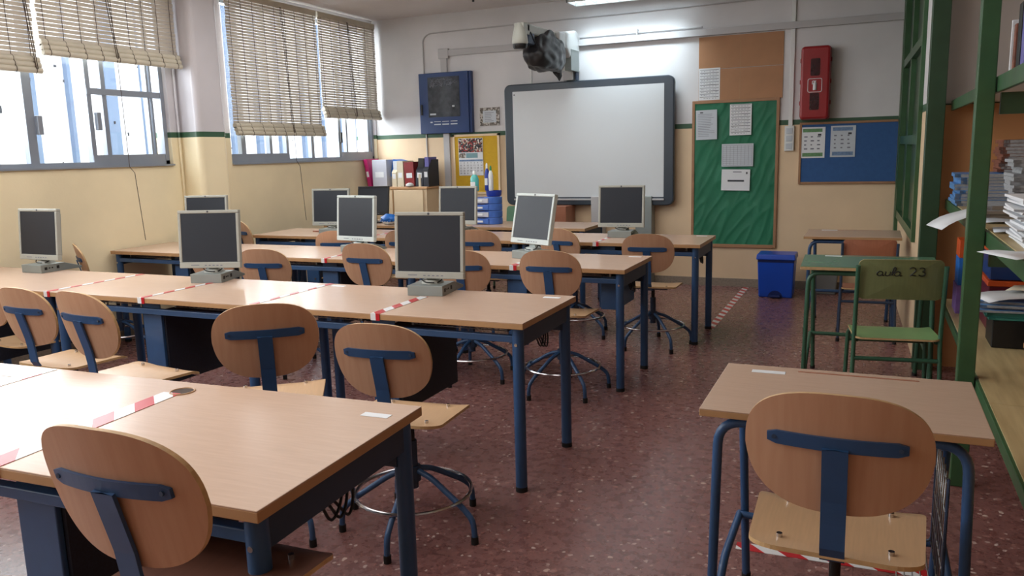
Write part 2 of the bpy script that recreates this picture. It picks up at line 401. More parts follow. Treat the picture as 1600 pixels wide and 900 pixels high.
# skirting
struct(MB().box(XL, .235, YF-.015, YF, 0, .085).build('baseboard_front', 'base'))
struct(MB().box(XL, XL+.015, YB, YF-.02, 0, .085).build('baseboard_left', 'base'))

# ---- windows: aluminium frames, sliding sashes, panes
def window(name, y0, y1, z0, z1, mull, rails, X=-5.72):
    f = MB()
    f.box(X-.04, X+.04, y0, y1, z0, z0+.045); f.box(X-.04, X+.04, y0, y1, z1-.04, z1)
    f.box(X-.04, X+.04, y0, y0+.04, z0, z1); f.box(X-.04, X+.04, y1-.04, y1, z0, z1)
    o = struct(f.build(name, 'alu'))
    for a, b in mull:
        MB().box(X-.02, X+.03, a, b, z0+.04, z1-.03).build('mullion', 'alu', o)
    for a, b, z, h in rails: MB().box(X-.015, X+.035, a+.0025, b-.0025, z+.001, z+h).build('sash_rail', 'alu', o)
    MB().box(X-.008, X-.003, y0+.03, y1-.03, z0+.03, z1-.03).build('pane', 'glass', o)
    MB().box(X+.04, X+.10, y0, y1, z0-.002, z0+.012).build('sill', 'alu', o)
    return o
w1 = window('window_1', 1.9, 5.33, S1, WT, [(2.6, 2.65), (3.35, 3.4), (4.04, 4.11), (4.57, 4.61), (4.71, 4.75), (5.16, 5.18), (5.2, 5.215)],
            [(4.57, 5.29, 2.0, .05), (4.57, 5.29, S1+.04, .06)])
for y, z in ((4.12, 1.68), (4.63, 1.72)): MB().box(-5.69, -5.655, y-.012, y+.028, z, z+.14).build('sash_handle', 'alu', w1, bevel=.004)
w2 = window('window_2', 6.05, 8.56, S2, WT, [(6.25, 6.31), (6.66, 6.70), (6.92, 6.96), (7.34, 7.39), (7.85, 7.9), (8.0, 8.03), (8.45, 8.5)],
            [(6.09, 6.96, S2+.04, .06), (7.88, 8.52, S2+.04, .06)])
MB().box(XL-.249, -5.765, 8.535, 8.559, S2+.002, WT-.002).build('outer_reveal', 'ext', w2)
MB().box(-5.69, -5.66, 7.86, 7.89, 1.62, 1.74).build('sash_handle', 'black', w2, bevel=.004)
window('window_4', -2.2, 1.2, S1, WT, [(-1.2, -1.14), (-.3, -.24), (.5, .56)], [])

# ---- what stands outside: white ribbed facade
fx = MB().box(-7.9, -7.7, -4, 13, -2, 5.2).build('white_facade', 'ext')
struct(fx)
rb = MB()
for i in range(34):
    y = -3+i*.47+random.uniform(-.05, .05); ww = random.choice((.04, .09, .14)); rb.box(-7.7, -7.64, y, y+ww, -2, 5.2)
rb.build('facade_ribs', 'ext_rib', fx)
sp = MB()
for i in range(140):
    y = random.uniform(0, 12); z = random.uniform(.8, 2.9); rr = random.uniform(.008, .03)
    sp.box(-7.638, -7.63, y, y+rr, z, z+rr*random.uniform(.8, 3))
sp.build('weather_spots', 'ext_spot', fx)
struct(MB().box(-7.7, XL-.3, -4, 13, -2.1, -2.0).build('ground_outside', 'ext'))

# ------------------------------------------------------------------ roll-up slat blinds
def blind(label, y0, y1, zb, X=-5.575, pitch=.031, fold=3, pull=None, ztop=3.02):
    t = thing('slat_blind', label, 'blind', (X, (y0+y1)/2, zb), 0, 'roll-up slat blinds over the windows')
    h = (y1-y0)/2; H = ztop-zb
    sl = MB(); z = .11
    sag = lambda z: .0
    while z < H-.05:
        sl.box(-.004, .004, -h+.01*random.random(), h-.01*random.random(), z, z+pitch*.84, rot=None)
        z += pitch
    sl.build('slats', 'slat', t)
    MB().box(-.012, .012, -h, h, H-.06, H).build('head_rail', 'roll', t, bevel=.004)
    rl = MB()
    for k in range(fold):
        rl.cyl((.012+.012*k, -h, .115-.036*k), (.012+.012*k, h, .115-.036*k), .026-.002*k, n=12)
    rl.build('rolled_slats', 'roll', t)
    cd = MB(); nb = max(3, int((2*h)/.16))
    for k in range(nb+1):
        y = -h+.05+(2*h-.1)*k/nb; off = .004*math.sin(k*2.1)
        cd.tube([(.009, y, H-.02), (.010, y+off, H*.5), (.012, y, .14), (.04, y, .09)], .0022, n=5)
        for q in range(fold): cd.tube([(.012+.012*q+.027*math.cos(a_), y, .115-.036*q+.027*math.sin(a_)) for a_ in (-1.2, -.4, .4, 1.2)], .002, n=4)
    cd.build('ladder_cord', 'cord', t)
    for yp, zl in (pull or []):
        p = MB(); yy = yp-(y0+y1)/2
        p.tube([(.02, yy-.05, H-.05), (.03, yy-.02, H*.5), (.055, yy, .05)], .003, n=5); p.tube([(.02, yy-.03, H-.05), (.035, yy-.005, H*.5), (.058, yy+.01, .05)], .003, n=5)
        if zl is not None: p.tube([(.055, yy, .06), (.06, yy+.005, (S1-zb)), (.065, yy+.045, (S1-zb)-.05), (.07, yy+.08, zl-zb)], .0028, n=5)
        p.build('pull_cord', 'cord', t)
    return t
blind('cream slat blind at the left edge of the picture, hanging lowest over the first window', 2.65, 4.1, 2.09, pull=[(4.05, None)])
blind('wide cream slat blind over the right half of the first window, rolled up highest', 4.13, 5.42, 2.225, pull=[(4.75, .82)])
blind('long cream slat blind beside the column, reaching almost to the sill of the second window', 6.04, 7.40, 1.665, pitch=.0275, pull=[(6.85, .80)])
blind('cream slat blind next to the front wall corner, shorter than its left neighbour', 7.43, 8.53, 1.865, pitch=.0275, pull=[(8.0, None)])

# ------------------------------------------------------------------ swivel stools with oval plywood backs
BW, BH, BO, BZ, TL = .190, .148, .225, .255, R(13)
def sup(n, a, b, e=.74, taper=.10):
    out = []
    for k in range(n):
        t = 2*math.pi*k/n; c, s = math.cos(t), math.sin(t)
        u = a*abs(c)**e*(1 if c > 0 else -1); v = b*abs(s)**e*(1 if s > 0 else -1)
        if v < 0: u *= 1-taper*(-v/b)
        out.append((u, v))
    return out
SH = .48
def make_chair():
    t = thing('swivel_chair', 'x', 'chair', (0, 0, 0), 0, 'plywood swivel chairs with blue steel frames')
    def fb(u, v, o): return (u, -BO - v*math.sin(TL)+.032*(u/BW)**2-.006+o, SH+BZ+v*math.cos(TL))
    MB().plate(sup(64, BW, BH), fb, .011).build('backrest', ['ply', 'ply_edge'], t)
    # cross bar following the curve
    cb = MB(); N = 14
    vs = []
    for i in range(N+1):
        u = -.14+.28*i/N; w_ = .0165 if 0 < i < N else .010
        for dv in (-w_, w_):
            for o in (-.0085, -.0005):
                y = -BO-(.03+dv)*math.sin(TL)+.032*(u/BW)**2-.006+o
                vs.append(cb.bm.verts.new((u, y, SH+BZ+(.03+dv)*math.cos(TL))))
    for i in range(N):
        a = vs[i*4:i*4+4]; b = vs[i*4+4:i*4+8]
        for p, q in ((0, 1), (1, 3), (3, 2), (2, 0)): cb.bm.faces.new((a[p], a[q], b[q], b[p]))
    cb.bm.faces.new((vs[0], vs[1], vs[3], vs[2])); cb.bm.faces.new((vs[-4], vs[-2], vs[-1], vs[-3]))
    bar = cb.build('back_crossbar', 'blue', t)
    for u in (-.125, .125): 
        y = -BO-.03*math.sin(TL)+.032*(u/BW)**2-.016; MB().cyl((u, y-.0015, SH+BZ+.03), (u, y+.004, SH+BZ+.03), .005, n=10).build('bolt', 'navy', bar)
    # flat stem: from the bar down, bending under the seat
    st = MB(); path = [(-BO-.022, SH+BZ+.02), (-BO+.012, SH+BZ-.11), (-BO+.02, SH+.09), (-BO+.025, SH+.03), (-BO+.045, SH-.005), (-BO+.09, SH-.025), (-.02, SH-.028)]
    sv = []
    for i, (y, z) in enumerate(path):
        a = Vector(path[max(i-1, 0)]); b = Vector(path[min(i+1, len(path)-1)]); d = (b-a).normalized(); nn = Vector((-d.y, d.x))*.004
        for sx in (-.026, .026):
            for s_ in (-1, 1): sv.append(st.bm.verts.new((sx, y+nn.x*s_, z+nn.y*s_)))
    for i in range(len(path)-1):
        a = sv[i*4:i*4+4]; b = sv[i*4+4:i*4+8]
        for p, q in ((0, 1), (1, 3), (3, 2), (2, 0)): st.bm.faces.new((a[p], a[q], b[q], b[p]))
    st.bm.faces.new(sv[:4]); st.bm.faces.new(sv[-4:])
    st.build('back_stem', 'blue', t)
    # seat with waterfall front and dished rear
    def fs(u, v, o):
        z = SH-.02
        z -= .028*max(0, (v-.10)/.09)**2; z += .016*max(0, (-v-.09)/.1)**2; z -= .008*(1-(u/.2)**2)
        return (u, v, z+o+.008)
    so = []
    w_, d_, rc = .198, .19, .07
    for cx, cy, a0 in ((w_-rc, d_-rc, 0), (-w_+rc, d_-rc, 90), (-w_+rc+.01, -d_+rc, 180), (w_-rc-.01, -d_+rc, 270)):
        for k in range(9): a_ = R(a0+k*11.25); so.append((cx+rc*math.cos(a_), cy+rc*math.sin(a_)))
    seat = MB().plate(so, fs, .011).build('seat', ['seatply', 'ply_edge'], t)
    for u in (-.12, .12):
        for v in (-.11, .10): MB().cyl((u, v, SH-.006), (u, v, SH+.0045), .007, n=10).build('seat_bolt', 'chrome', seat)
    MB().box(-.12, .12, -.08, .08, SH-.032, SH-.014).build('seat_plate', 'navy', t, bevel=.004)
    MB().cyl((0, 0, .20), (0, 0, SH-.03), .0135).build('spindle', 'black', t)
    MB().cyl((0, 0, .17), (0, 0, .365), .021).cyl((0, 0, .2), (0, 0, .26), .032).build('column_tube', 'navy', t)
    for k in range(5):
        a = 2*math.pi*k/5+.35; c, s = math.cos(a), math.sin(a)
        q = [(r_*c, r_*s, z) for r_, z in ((.02, .245), (.09, .225), (.235, .135), (.280, .095), (.287, .05), (.287, .012))]
        lg = MB().tube(q, .0115, n=10, bend=.03).build('leg', 'blue', t)
        MB().cyl((.287*c, .287*s, 0), (.287*c, .287*s, .03), .0145, n=12).build('rubber_foot', 'rubber', lg)
    MB().tube([(.228*math.cos(2*math.pi*k/48), .228*math.sin(2*math.pi*k/48), .158) for k in range(48)], .0075, n=8, closed=True).build('foot_ring', 'chrome', t)
    return t
proto = make_chair()
lower = {'leg', 'foot_ring', 'column_tube', 'rubber_foot'}
chairs = [
 (-1.235, 1.174, 2, .61, 'largest plywood swivel chair in the foreground, its oval back against the nearest long table'),
 (-.041, 1.975, -1, .555, 'plywood swivel chair pulled up to the single beech desk at right front'),
 (-2.137, 2.42, 37, .55, 'plywood swivel chair behind the nearest table whose back is turned toward the left'),
 (-1.600, 2.56, 6, .485, 'swivel chair with its whole chrome foot ring showing beside the end of the nearest table'),
 (-3.62, 2.667, -2, .503, 'second row swivel chair with level blue T bar, left of the slanted one'),
 (-2.878, 2.419, -7, .56, 'second row swivel chair with steeply slanted blue stem and wide seat sticking out'),
 (-4.42, 3.0, -8, .47, 'swivel chair cut by the left edge, only a rounded back corner showing'),
 (-3.70, 4.35, 10, .48, 'swivel chair just right of the monitor with bluish screen, third row, backrest nearly round'),
 (-5.30, 4.33, -34, .471, 'swivel chair seen almost edge-on beside the window wall'),
 (-5.12, 5.83, -26, .52, 'swivel chair in the far left corner at the fourth row table by the window wall'),
 (-3.98, 5.52, 14, .478, 'swivel chair behind the narrow pale monitor, only its top showing at the fourth row'),
 (-2.95, 4.50, -2, .515, 'swivel chair half hidden by the left side of the big front monitor'),
 (-2.807, 5.78, 5, .48, 'fourth row swivel chair right of the big front monitor, upper of two'),
 (-2.367, 4.60, 12, .475, 'third row swivel chair right of the big front monitor, lower of two'),
 (-2.13, 5.97, -16, .48, 'fourth row swivel chair behind the tilted pale green screen monitor'),
 (-1.69, 4.49, 2, .505, 'third row swivel chair in front of the tilted pale monitor, chrome ring beneath'),
 (-1.455, 5.80, 3, .468, 'swivel chair below the monitor before the whiteboard, nearest the aisle'),
 (-4.42, 4.62, 6, .47, 'swivel chair mostly hidden behind the monitor with bluish screen, third row left'),
 (-3.38, 5.66, 3, .48, 'swivel chair sliver between the narrow pale monitor and the big front monitor'),
]
LEGROT = {1: 0, 3: -34, 15: -65, 16: 0}
parts_of = lambda o: [k for k in bpy.data.objects if k.parent == o]
for i, (x, y, a, h, lab) in enumerate(chairs):
    o = copy_tree(proto)
    o.location = (x, y, 0); o.rotation_euler = (0, 0, R(a)); o['label'] = lab
    for ch in parts_of(o):
        if ch.name.split('.')[0] not in lower: ch.location.z += h-SH
        elif ch.name.startswith('leg'): ch.rotation_euler = (0, 0, R(LEGROT.get(i, (i*29) % 72)))
        if i == 0 and ch.name.startswith('seat') and 'plate' not in ch.name: ch.data = ch.data.copy(); ch.data.materials[0] = M['seatshade']; ch['label'] = 'dark worn seat'
def kill(o):
    for ch in parts_of(o): kill(ch)
    bpy.data.objects.remove(o)
kill(proto)

# ------------------------------------------------------------------ long computer tables
ZT = .76
def table(label, loc, rz, W, D, locker=True, drawer=False, group=None, grommet=True):
    t = thing('computer_table', label, 'table', loc, rz, 'long beech computer tables')
    tp = MB().box(-W+.002, -.002, 0, D, ZT-.004, ZT, 0).box(-W+.002, -.002, 0, D, ZT-.028, ZT-.0035, 1).build('tabletop', ['top', 'top_edge'], t, bevel=.003)
    if grommet:
        gx, gy = -W/2-.06, D-.09
        g = MB(); g.tube([(gx+.036*math.cos(2*math.pi*k/28), gy+.036*math.sin(2*math.pi*k/28), ZT+.001) for k in range(28)], .003, n=6, closed=True)
        g.cyl((gx, gy, ZT-.002), (gx, gy, ZT+.0012), .035, n=28, mi=1); g.build('cable_hole', ['top_edge', 'cord'], t)
    for x in (-.045, -W+.045):
        for y in (.045, D-.045):
            l = MB().cyl((x, y, .02), (x, y, ZT-.028), .0255, n=20).build('leg', 'blue', t)
            MB().cyl((x, y, 0), (x, y, .022), .0262, n=20).build('foot_cap', 'rubber', l)
        MB().box(x-.016, x+.016, .05, D-.05, ZT-.115, ZT-.028).build('end_rail', 'navy', t)
        b = MB(); xo = x+(.017 if x > -W/2 else -.017)
        b.cyl((x-.0, .018, ZT-.10), (x, .024, ZT-.10), .007, n=10)
        b.build('bolt', 'chrome', t)
    MB().box(-W+.05, -.05, .028, .058, .667, .697).build('front_rail', 'blue', t, bevel=.003)
    MB().box(-W+.05, -.05, D-.075, D-.06, .60, ZT-.03).build('rear_panel', 'navy', t)
    for x0, x1 in ((-W+.12, -W/2-.14), (-W/2+.14, -.12)):
        tr = MB()
        for k in range(5): tr.cyl((x0, .10+k*.035, .700), (x1, .10+k*.035, .700), .0022, n=5)
        k = x0
        while k < x1: tr.cyl((k, .10, .702), (k, .24, .702), .0018, n=4); k += .028
        for xx in (x0, x1): tr.box(xx-.006, xx+.006, .09, .25, .698, .735)
        tr.build('wire_shelf', 'steel', t)
    if locker:
        c = -W/2
        f = MB(); f.box(c-.062, c+.062, .060, .066, .60, ZT-.03); f.box(c-.066, c+.066, .058, .075, .24, .66); f.build('locker_front', 'blue', t, bevel=.004)
        s = MB().box(c-.078, c+.078, .075, D-.05, .28, .655).build('locker_body', 'dark', t)
        MB().cyl((c+.03, .052, .36), (c+.03, .059, .36), .008, n=10).build('lock', 'chrome', t)
    if drawer:
        MB().box(-.19, -.085, .12, .50, .49, .70).build('computer_holder', 'blue', t, bevel=.004)
    c = MB()
    for q in range(3): c.tube([(-.07, .30+q*.02, .64), (-.055, .32+q*.04, .575-.01*q), (-.06, .37+q*.03, .60), (-.07, .40+q*.02, .645)], .004, n=6, bend=.03)
    c.build('cable_loop', 'black', t)
    return t
rows = [
 ('nearest', (-1.105, 1.175, 0), 2.46, .71, [1.452, 1.452, 1.452]),
 ('second row', (-1.295, 2.983, 0), .1, .665, [1.452, 1.452, 1.425]),
 ('third row', (-1.307, 4.54, 0), -.3, .645, [1.452, 1.452, 1.40]),
 ('fourth row', (-1.121, 5.867, 0), .2, .655, [1.452, 1.452, 1.28]),
 ('fifth row', (-2.36, 6.90, 0), 0, .62, [1.452, 1.452]),
]
place = ['at its aisle end', 'in the middle of the row', 'at its window end']
extra = {0: 'with a round cable hole showing', 1: 'under the big front monitor', 2: 'with a small blue box hung below', 3: 'monitor before the whiteboard on it', 4: 'carrying the blue drawer unit'}
for ri, (nm, loc, a, D, ws) in enumerate(rows):
    x = 0
    for k, W in enumerate(ws):
        ca, sa = math.cos(R(a)), math.sin(R(a))
        lab = f'long beech table, {nm}, {place[k]}' + (', '+extra[ri] if k == 0 else '')
        table(lab, (loc[0]+ca*x, loc[1]+sa*x, 0), R(a), W, D, locker=(ri < 4), drawer=(ri == 2 and k == 0), grommet=(ri == 0))
        x -= W
# red and white barrier tape over the joints
def tape(label, x, y, rz, L, w_=.045, z=ZT, wrap=True, xdir=False, group='red and white tapes over the table joints'):
    m = MB()
    if xdir: m.box(0, L, -w_/2, w_/2, .0003, .0016)
    else:
        m.box(-w_/2, w_/2, -.002, L, .0003, .0016)
        if wrap: m.box(-max(w_/2, .024), max(w_/2, .024), -.0035, -.0015, -.03, .0016)
    o = m.build('barrier_tape', 'tape'); o.location = (x, y, z); o.rotation_euler = (0, 0, rz)
    return tag(o, label, 'tape', group)
def on_row(ri, dx, dy=0):
    _, loc, a, D, ws = rows[ri]; ca, sa = math.cos(R(a)), math.sin(R(a))
    return loc[0]+ca*dx-sa*dy, loc[1]+sa*dx+ca*dy
tl = [
 (0, -1.452/2-.06, .60, 2, 'wide red and white tape running to the round cable hole on the nearest table'),
 (0, -1.452, .70, 0, 'red and white tape at the left edge crossing the nearest table'),
 (1, -.726, .44, 0, 'red and white tape ending at the big front monitor base'),
 (1, -1.452, .66, 0, 'red and white tape on the second row table beside the bright window reflection'),
 (1, -2.178, .66, 0, 'red and white tape left of the bluish screen monitor on the second row'),
 (1, -2.904, .66, 0, 'leftmost red and white tape on the second row, near the rotated monitor'),
 (2, -.726, .62, 0, 'red and white tape on the third row beside the tilted pale monitor'),
 (2, -2.178, .62, 0, 'red and white tape on the third row left of the narrow pale monitor'),
 (3, -.80, .62, 0, 'red and white tape at the foot of the monitor before the whiteboard'),
 (3, -2.904, .62, 0, 'pale tape on the fourth row near the far left monitor'),
]
for ri, dx, L, da, lab in tl:
    x, y = on_row(ri, dx); tape(lab, x, y, R(rows[ri][2]+da), L, .066 if ri == 0 else (.046 if dx == -.726 else .03))
tape('red and white striped tape line on the floor along the aisle near the front wall', -1.155, 6.5, 0, 2.03, .06, 0, wrap=False, group='striped tape lines on the floor')
tape('red and white striped tape line on the floor under the single front desk', -.40, 2.86, R(2), .66, .055, 0, xdir=True, group='striped tape lines on the floor')
# name stickers
def sticker(label, x, y, z=ZT, rz=0, w_=.085, d=.03):
    o = MB().box(-w_/2, w_/2, -d/2, d/2, .0002, .0012).build('desk_sticker', 'paper'); o.location = (x, y, z); o.rotation_euler = (0, 0, rz)
    text = MB()
    return tag(o, label, 'sticker', 'white name stickers on the desks')
st = [(0, -.085, .60, 'white sticker on the aisle corner of the nearest table'), (0, -1.452-.05, .60, 'white sticker near the back edge of the nearest table, left side'),
      (1, -.10, .59, 'white sticker on the aisle corner of the second row'), (1, -1.452+.09, .60, 'white sticker on the second row beside the bright reflection'),
      (2, -.10, .57, 'white sticker on the aisle corner of the third row'), (3, -.10, .58, 'white sticker on the aisle corner of the fourth row')]
for ri, dx, dy, lab in st: x, y = on_row(ri, dx, dy); sticker(lab, x, y, rz=R(rows[ri][2]))

# ------------------------------------------------------------------ monitors
def make_monitor(kind):
    bz = 'bezel' if kind == 'grey' else ('bezel_lt' if kind == 'pale' else 'black')
    t = thing('computer_monitor', 'x', 'monitor', (0, 0, 0), 0, 'flat screen monitors on metal stands')
    W, H = .376, .338; z0 = .078; tilt = R(-5)
    def T(m):  # tilt panel about its lower edge
        for v in m.bm.verts:
            p = Vector((v.co.x, v.co.y, v.co.z-z0)); p = Matrix.Rotation(tilt, 4, 'X') @ p; v.co = p+Vector((0, -.03, z0))
        return m
    fr = MB(); b = .0185; bb = .036
    fr.box(-W/2, W/2, -.012, .018, z0, z0+bb); fr.box(-W/2, W/2, -.012, .018, z0+H-b, z0+H)
    fr.box(-W/2, -W/2+b, -.012, .018, z0+bb, z0+H-b); fr.box(W/2-b, W/2, -.012, .018, z0+bb, z0+H-b)
    fr.box(-W/2+.002, W/2-.002, .012, .022, z0+.002, z0+H-.002)
    fr.box(-W/2+.03, W/2-.03, .02, .045, z0+.03, z0+H-.03)
    T(fr).build('housing', bz, t, bevel=.004)
    T(MB().box(-W/2+b, W/2-b, -.0085, .005, z0+bb, z0+H-b)).build('screen', 'screen', t)
    T(MB().cyl((0, -.0135, z0+H-.009), (0, -.011, z0+H-.009), .006, n=14)).build('logo_badge', 'text_dk', t)
    bt = MB()
    for k in range(5): bt.box(-.03+k*.024, -.018+k*.024, -.0135, -.011, z0+.014, z0+.019)
    T(bt).build('buttons', 'text', t)
    T(MB().box(-.115, -.065, -.0133, -.0118, z0+.016, z0+.020)).build('model_lettering', 'text', t)
    if kind == 'black':
        MB().box(-.11, .11, -.08, .11, 0, .015).box(-.03, .03, .0, .03, .01, .2).build('stand', 'black', t, bevel=.004); return t
    MB().cyl((0, .01, .05), (0, .01, .07), .06, .05, n=24).box(-.03, .03, .0, .025, .06, .16).build('neck', bz, t, bevel=.002)
    bs = MB(); w_ = .095
    pr_ = [(-.10, 0), (-.10, .052), (.07, .052), (.20, .012), (.20, 0)]
    n = len(pr_)
    bs._add([(-w_, y, z) for y, z in pr_]+[(w_, y, z) for y, z in pr_], [(i, (i+1) % n, n+(i+1) % n, n+i) for i in range(n)]+[tuple(range(n)), tuple(range(2*n-1, n-1, -1))])
    bs.build('base_unit', 'basebox', t, bevel=.002)
    for y, z, a_, h_ in ((-.075, .018, .018, .018), (-.045, .024, .010, .008), (-.025, .024, .010, .008), (.012, .018, .018, .020)): MB().box(w_-.001, w_+.0015, y, y+a_, z, z+h_).build('port', 'black', t)
    ca = MB(); ca.tube([(-.05, .03, .16), (-.055, -.02, .075), (-.02, -.05, .062), (.03, -.045, .06)], .003, n=6, bend=.02)
    ca.tube([(.05, .03, .15), (.06, -.01, .07), (.04, -.03, .058)], .003, n=6, bend=.02)
    ca.build('cables', 'black', t)
    return t
protos = {k: make_monitor(k) for k in ('grey', 'pale', 'black')}
mons = [
 ('grey', -5.03, 3.58, 0, 'grey monitor on the far left by the window wall, turned so its screen looks narrow', 0),
 ('grey', -3.53, 3.56, 17, 'grey monitor with bluish screen on the second row left of centre', 0),
 ('grey', -2.04, 3.54, 7, 'largest grey monitor on the second row with near black screen', 0),
 ('grey', -5.02, 5.05, 15, 'grey monitor peeking up behind the bluish screen monitor', 0),
 ('pale', -3.49, 4.99, -9, 'pale white framed narrow looking monitor on the third row', 0),
 ('pale', -2.06, 4.93, -25, 'pale white framed monitor with greenish screen leaning back on the third row', -7),
 ('grey', -1.84, 6.30, 4, 'grey monitor in front of the lower right of the whiteboard', 0),
 ('grey', -3.36, 6.36, 0, 'grey monitor beside the blue drawer unit on the fourth row', 0),
 ('grey', -4.53, 6.08, 9, 'grey monitor below the second window at the left of the fourth row', 0),
 ('black', -4.80, 7.16, 12, 'black framed monitor in front of the maple cabinet', -6),
]
for k, x, y, a, lab, tl_ in mons:
    o = copy_tree(protos[k]); o.location = (x, y, ZT); o.rotation_euler = (0, 0, R(a)); o['label'] = lab
    if k == 'black': o.scale = (.92, .92, .9)
    if tl_:
        for ch in parts_of(o):
            if ch.name.split('.')[0] in ('housing', 'screen', 'logo_badge', 'buttons', 'model_lettering'):
                ch.rotation_euler = (R(tl_), 0, 0); ch.location.z += .012
for p in protos.values(): kill(p)

# ------------------------------------------------------------------ single school desks
def school_desk(label, loc, rz, W, D, topm, edgem, tubem, basket=False, group='single school desks'):
    t = thing('school_desk', label, 'desk', loc, rz, group)
    tp = MB().box(0, W, 0, D, ZT-.004, ZT, 0).box(0, W, 0, D, ZT-.022, ZT-.0035, 1).build('desktop', [topm, edgem], t, bevel=.003)
    MB().box(.22, W-.14, D-.045, D-.035, ZT-.0005, ZT+.0008).build('pencil_groove', 'ply_old', t)
    r_ = .0135; zt = ZT-.045
    MB().tube([(.03, .04, .0), (.045, .05, zt), (W-.045, .05, zt), (W-.03, .04, .0)], r_, n=12, bend=.07).build('front_frame', tubem, t)
    MB().tube([(.07, D+.02, .0), (.055, D-.06, zt+.005), (W-.055, D-.06, zt+.005), (W-.07, D+.02, .0)], r_, n=12, bend=.05).build('rear_frame', tubem, t)
    MB().tube([(.035, .045, .06), (.05, .16, .25), (.05, D-.02, .25)], r_*.9, n=10, bend=.06).build('side_bar', tubem, t)
    MB().tube([(W-.035, .045, .06), (W-.05, .16, .25), (W-.05, D-.02, .25)], r_*.9, n=10, bend=.06).build('side_bar', tubem, t)
    MB().cyl((.05, D-.03, .25), (W-.05, D-.03, .25), r_*.9, n=10).build('cross_bar', tubem, t)
    u = MB(); u.box(.06, W-.06, .06, D-.08, ZT-.036, ZT-.022); u.build('underframe', 'black' if tubem == 'blue' else tubem, t)
    for x, y in ((.03, .04), (W-.03, .04), (.07, D+.02), (W-.07, D+.02)):
        MB().cyl((x, y, 0), (x, y, .022), .0155, n=12).build('foot_cap', 'rubber', t)
    if basket:
        b = MB(); xb = W-.085
        for k in range(7): b.cyl((xb+.0*k, .07+k*.05, .62), (xb, .12+k*.05, .27), .0022, n=5)
        for k in range(5): b.cyl((xb, .06, .60-k*.08), (xb, .44, .60-k*.08), .0022, n=5)
        for k in range(6): b.cyl((xb-.10+.02*k, .05, .28), (xb-.10+.02*k, .42, .28), .0022, n=5)
        b.build('wire_basket', 'steel', t)
        [MB().tube([(xb, q_, .62), (xb, q_, .28), (xb-.12, q_, .27)], .004, n=6, bend=.02).build('basket_frame', 'navy', t) for q_ in (.06, .42)]
    return t
school_desk('single beech desk with blue tube legs at the right front', (-.404, 2.124, 0), R(.1), .70, .50, 'top', 'top_edge', 'blue', True)
school_desk('green topped single desk with green tube legs behind the front right desk', (-.36, 4.93, 0), R(1.5), .745, .54, 'gtop', 'ply_edge', 'gtube')
school_desk('farthest single beech desk below the blue pin board', (-.465, 6.57, 0), 0, .69, .55, 'top', 'top_edge', 'blue')
sticker('white sticker at the back left of the front right desk', -.27, 2.55, rz=.02, w_=.10)
sticker('white sticker on the green topped desk', -.2, 5.42, w_=.10)
sticker('white sticker on the farthest single desk', -.30, 7.06, w_=.12)

# handwritten strokes of 'aula' and '23'
def arc(cx, cy, rx, ry, a0, a1, n=10): return [(cx+rx*math.cos(R(a0+(a1-a0)*k/n)), cy+ry*math.sin(R(a0+(a1-a0)*k/n))) for k in range(n+1)]
def sl_(p, k=.22): return [(u+k*v_-.006, v_) for u, v_ in p]
def word_aula(x, y):
    a = lambda x0: sl_(arc(x0+.010, y, .010, .009, 20, 380, 14)+[(x0+.020, y-.004), (x0+.023, y-.009), (x0+.028, y-.007)])
    u = lambda x0: sl_([(x0, y+.008), (x0, y-.003)]+arc(x0+.008, y-.003, .008, .006, 180, 360, 6)+[(x0+.016, y+.008), (x0+.017, y-.007), (x0+.023, y-.006)])
    l = lambda x0: sl_([(x0, y-.006)]+arc(x0+.005, y+.018, .0045, .008, -20, 180, 6)+[(x0+.001, y-.004), (x0+.008, y-.008)])
    return [a(x), u(x+.030), l(x+.053), a(x+.062)]
def num_23(x, y):
    two = arc(x+.011, y+.008, .011, .010, 160, -30, 8)+[(x+.002, y-.016), (x+.008, y-.012), (x+.024, y-.015)]
    three = arc(x+.044, y+.009, .010, .008, 150, -80, 8)+arc(x+.044, y-.007, .012, .009, 80, -150, 9)
    return [two, three]
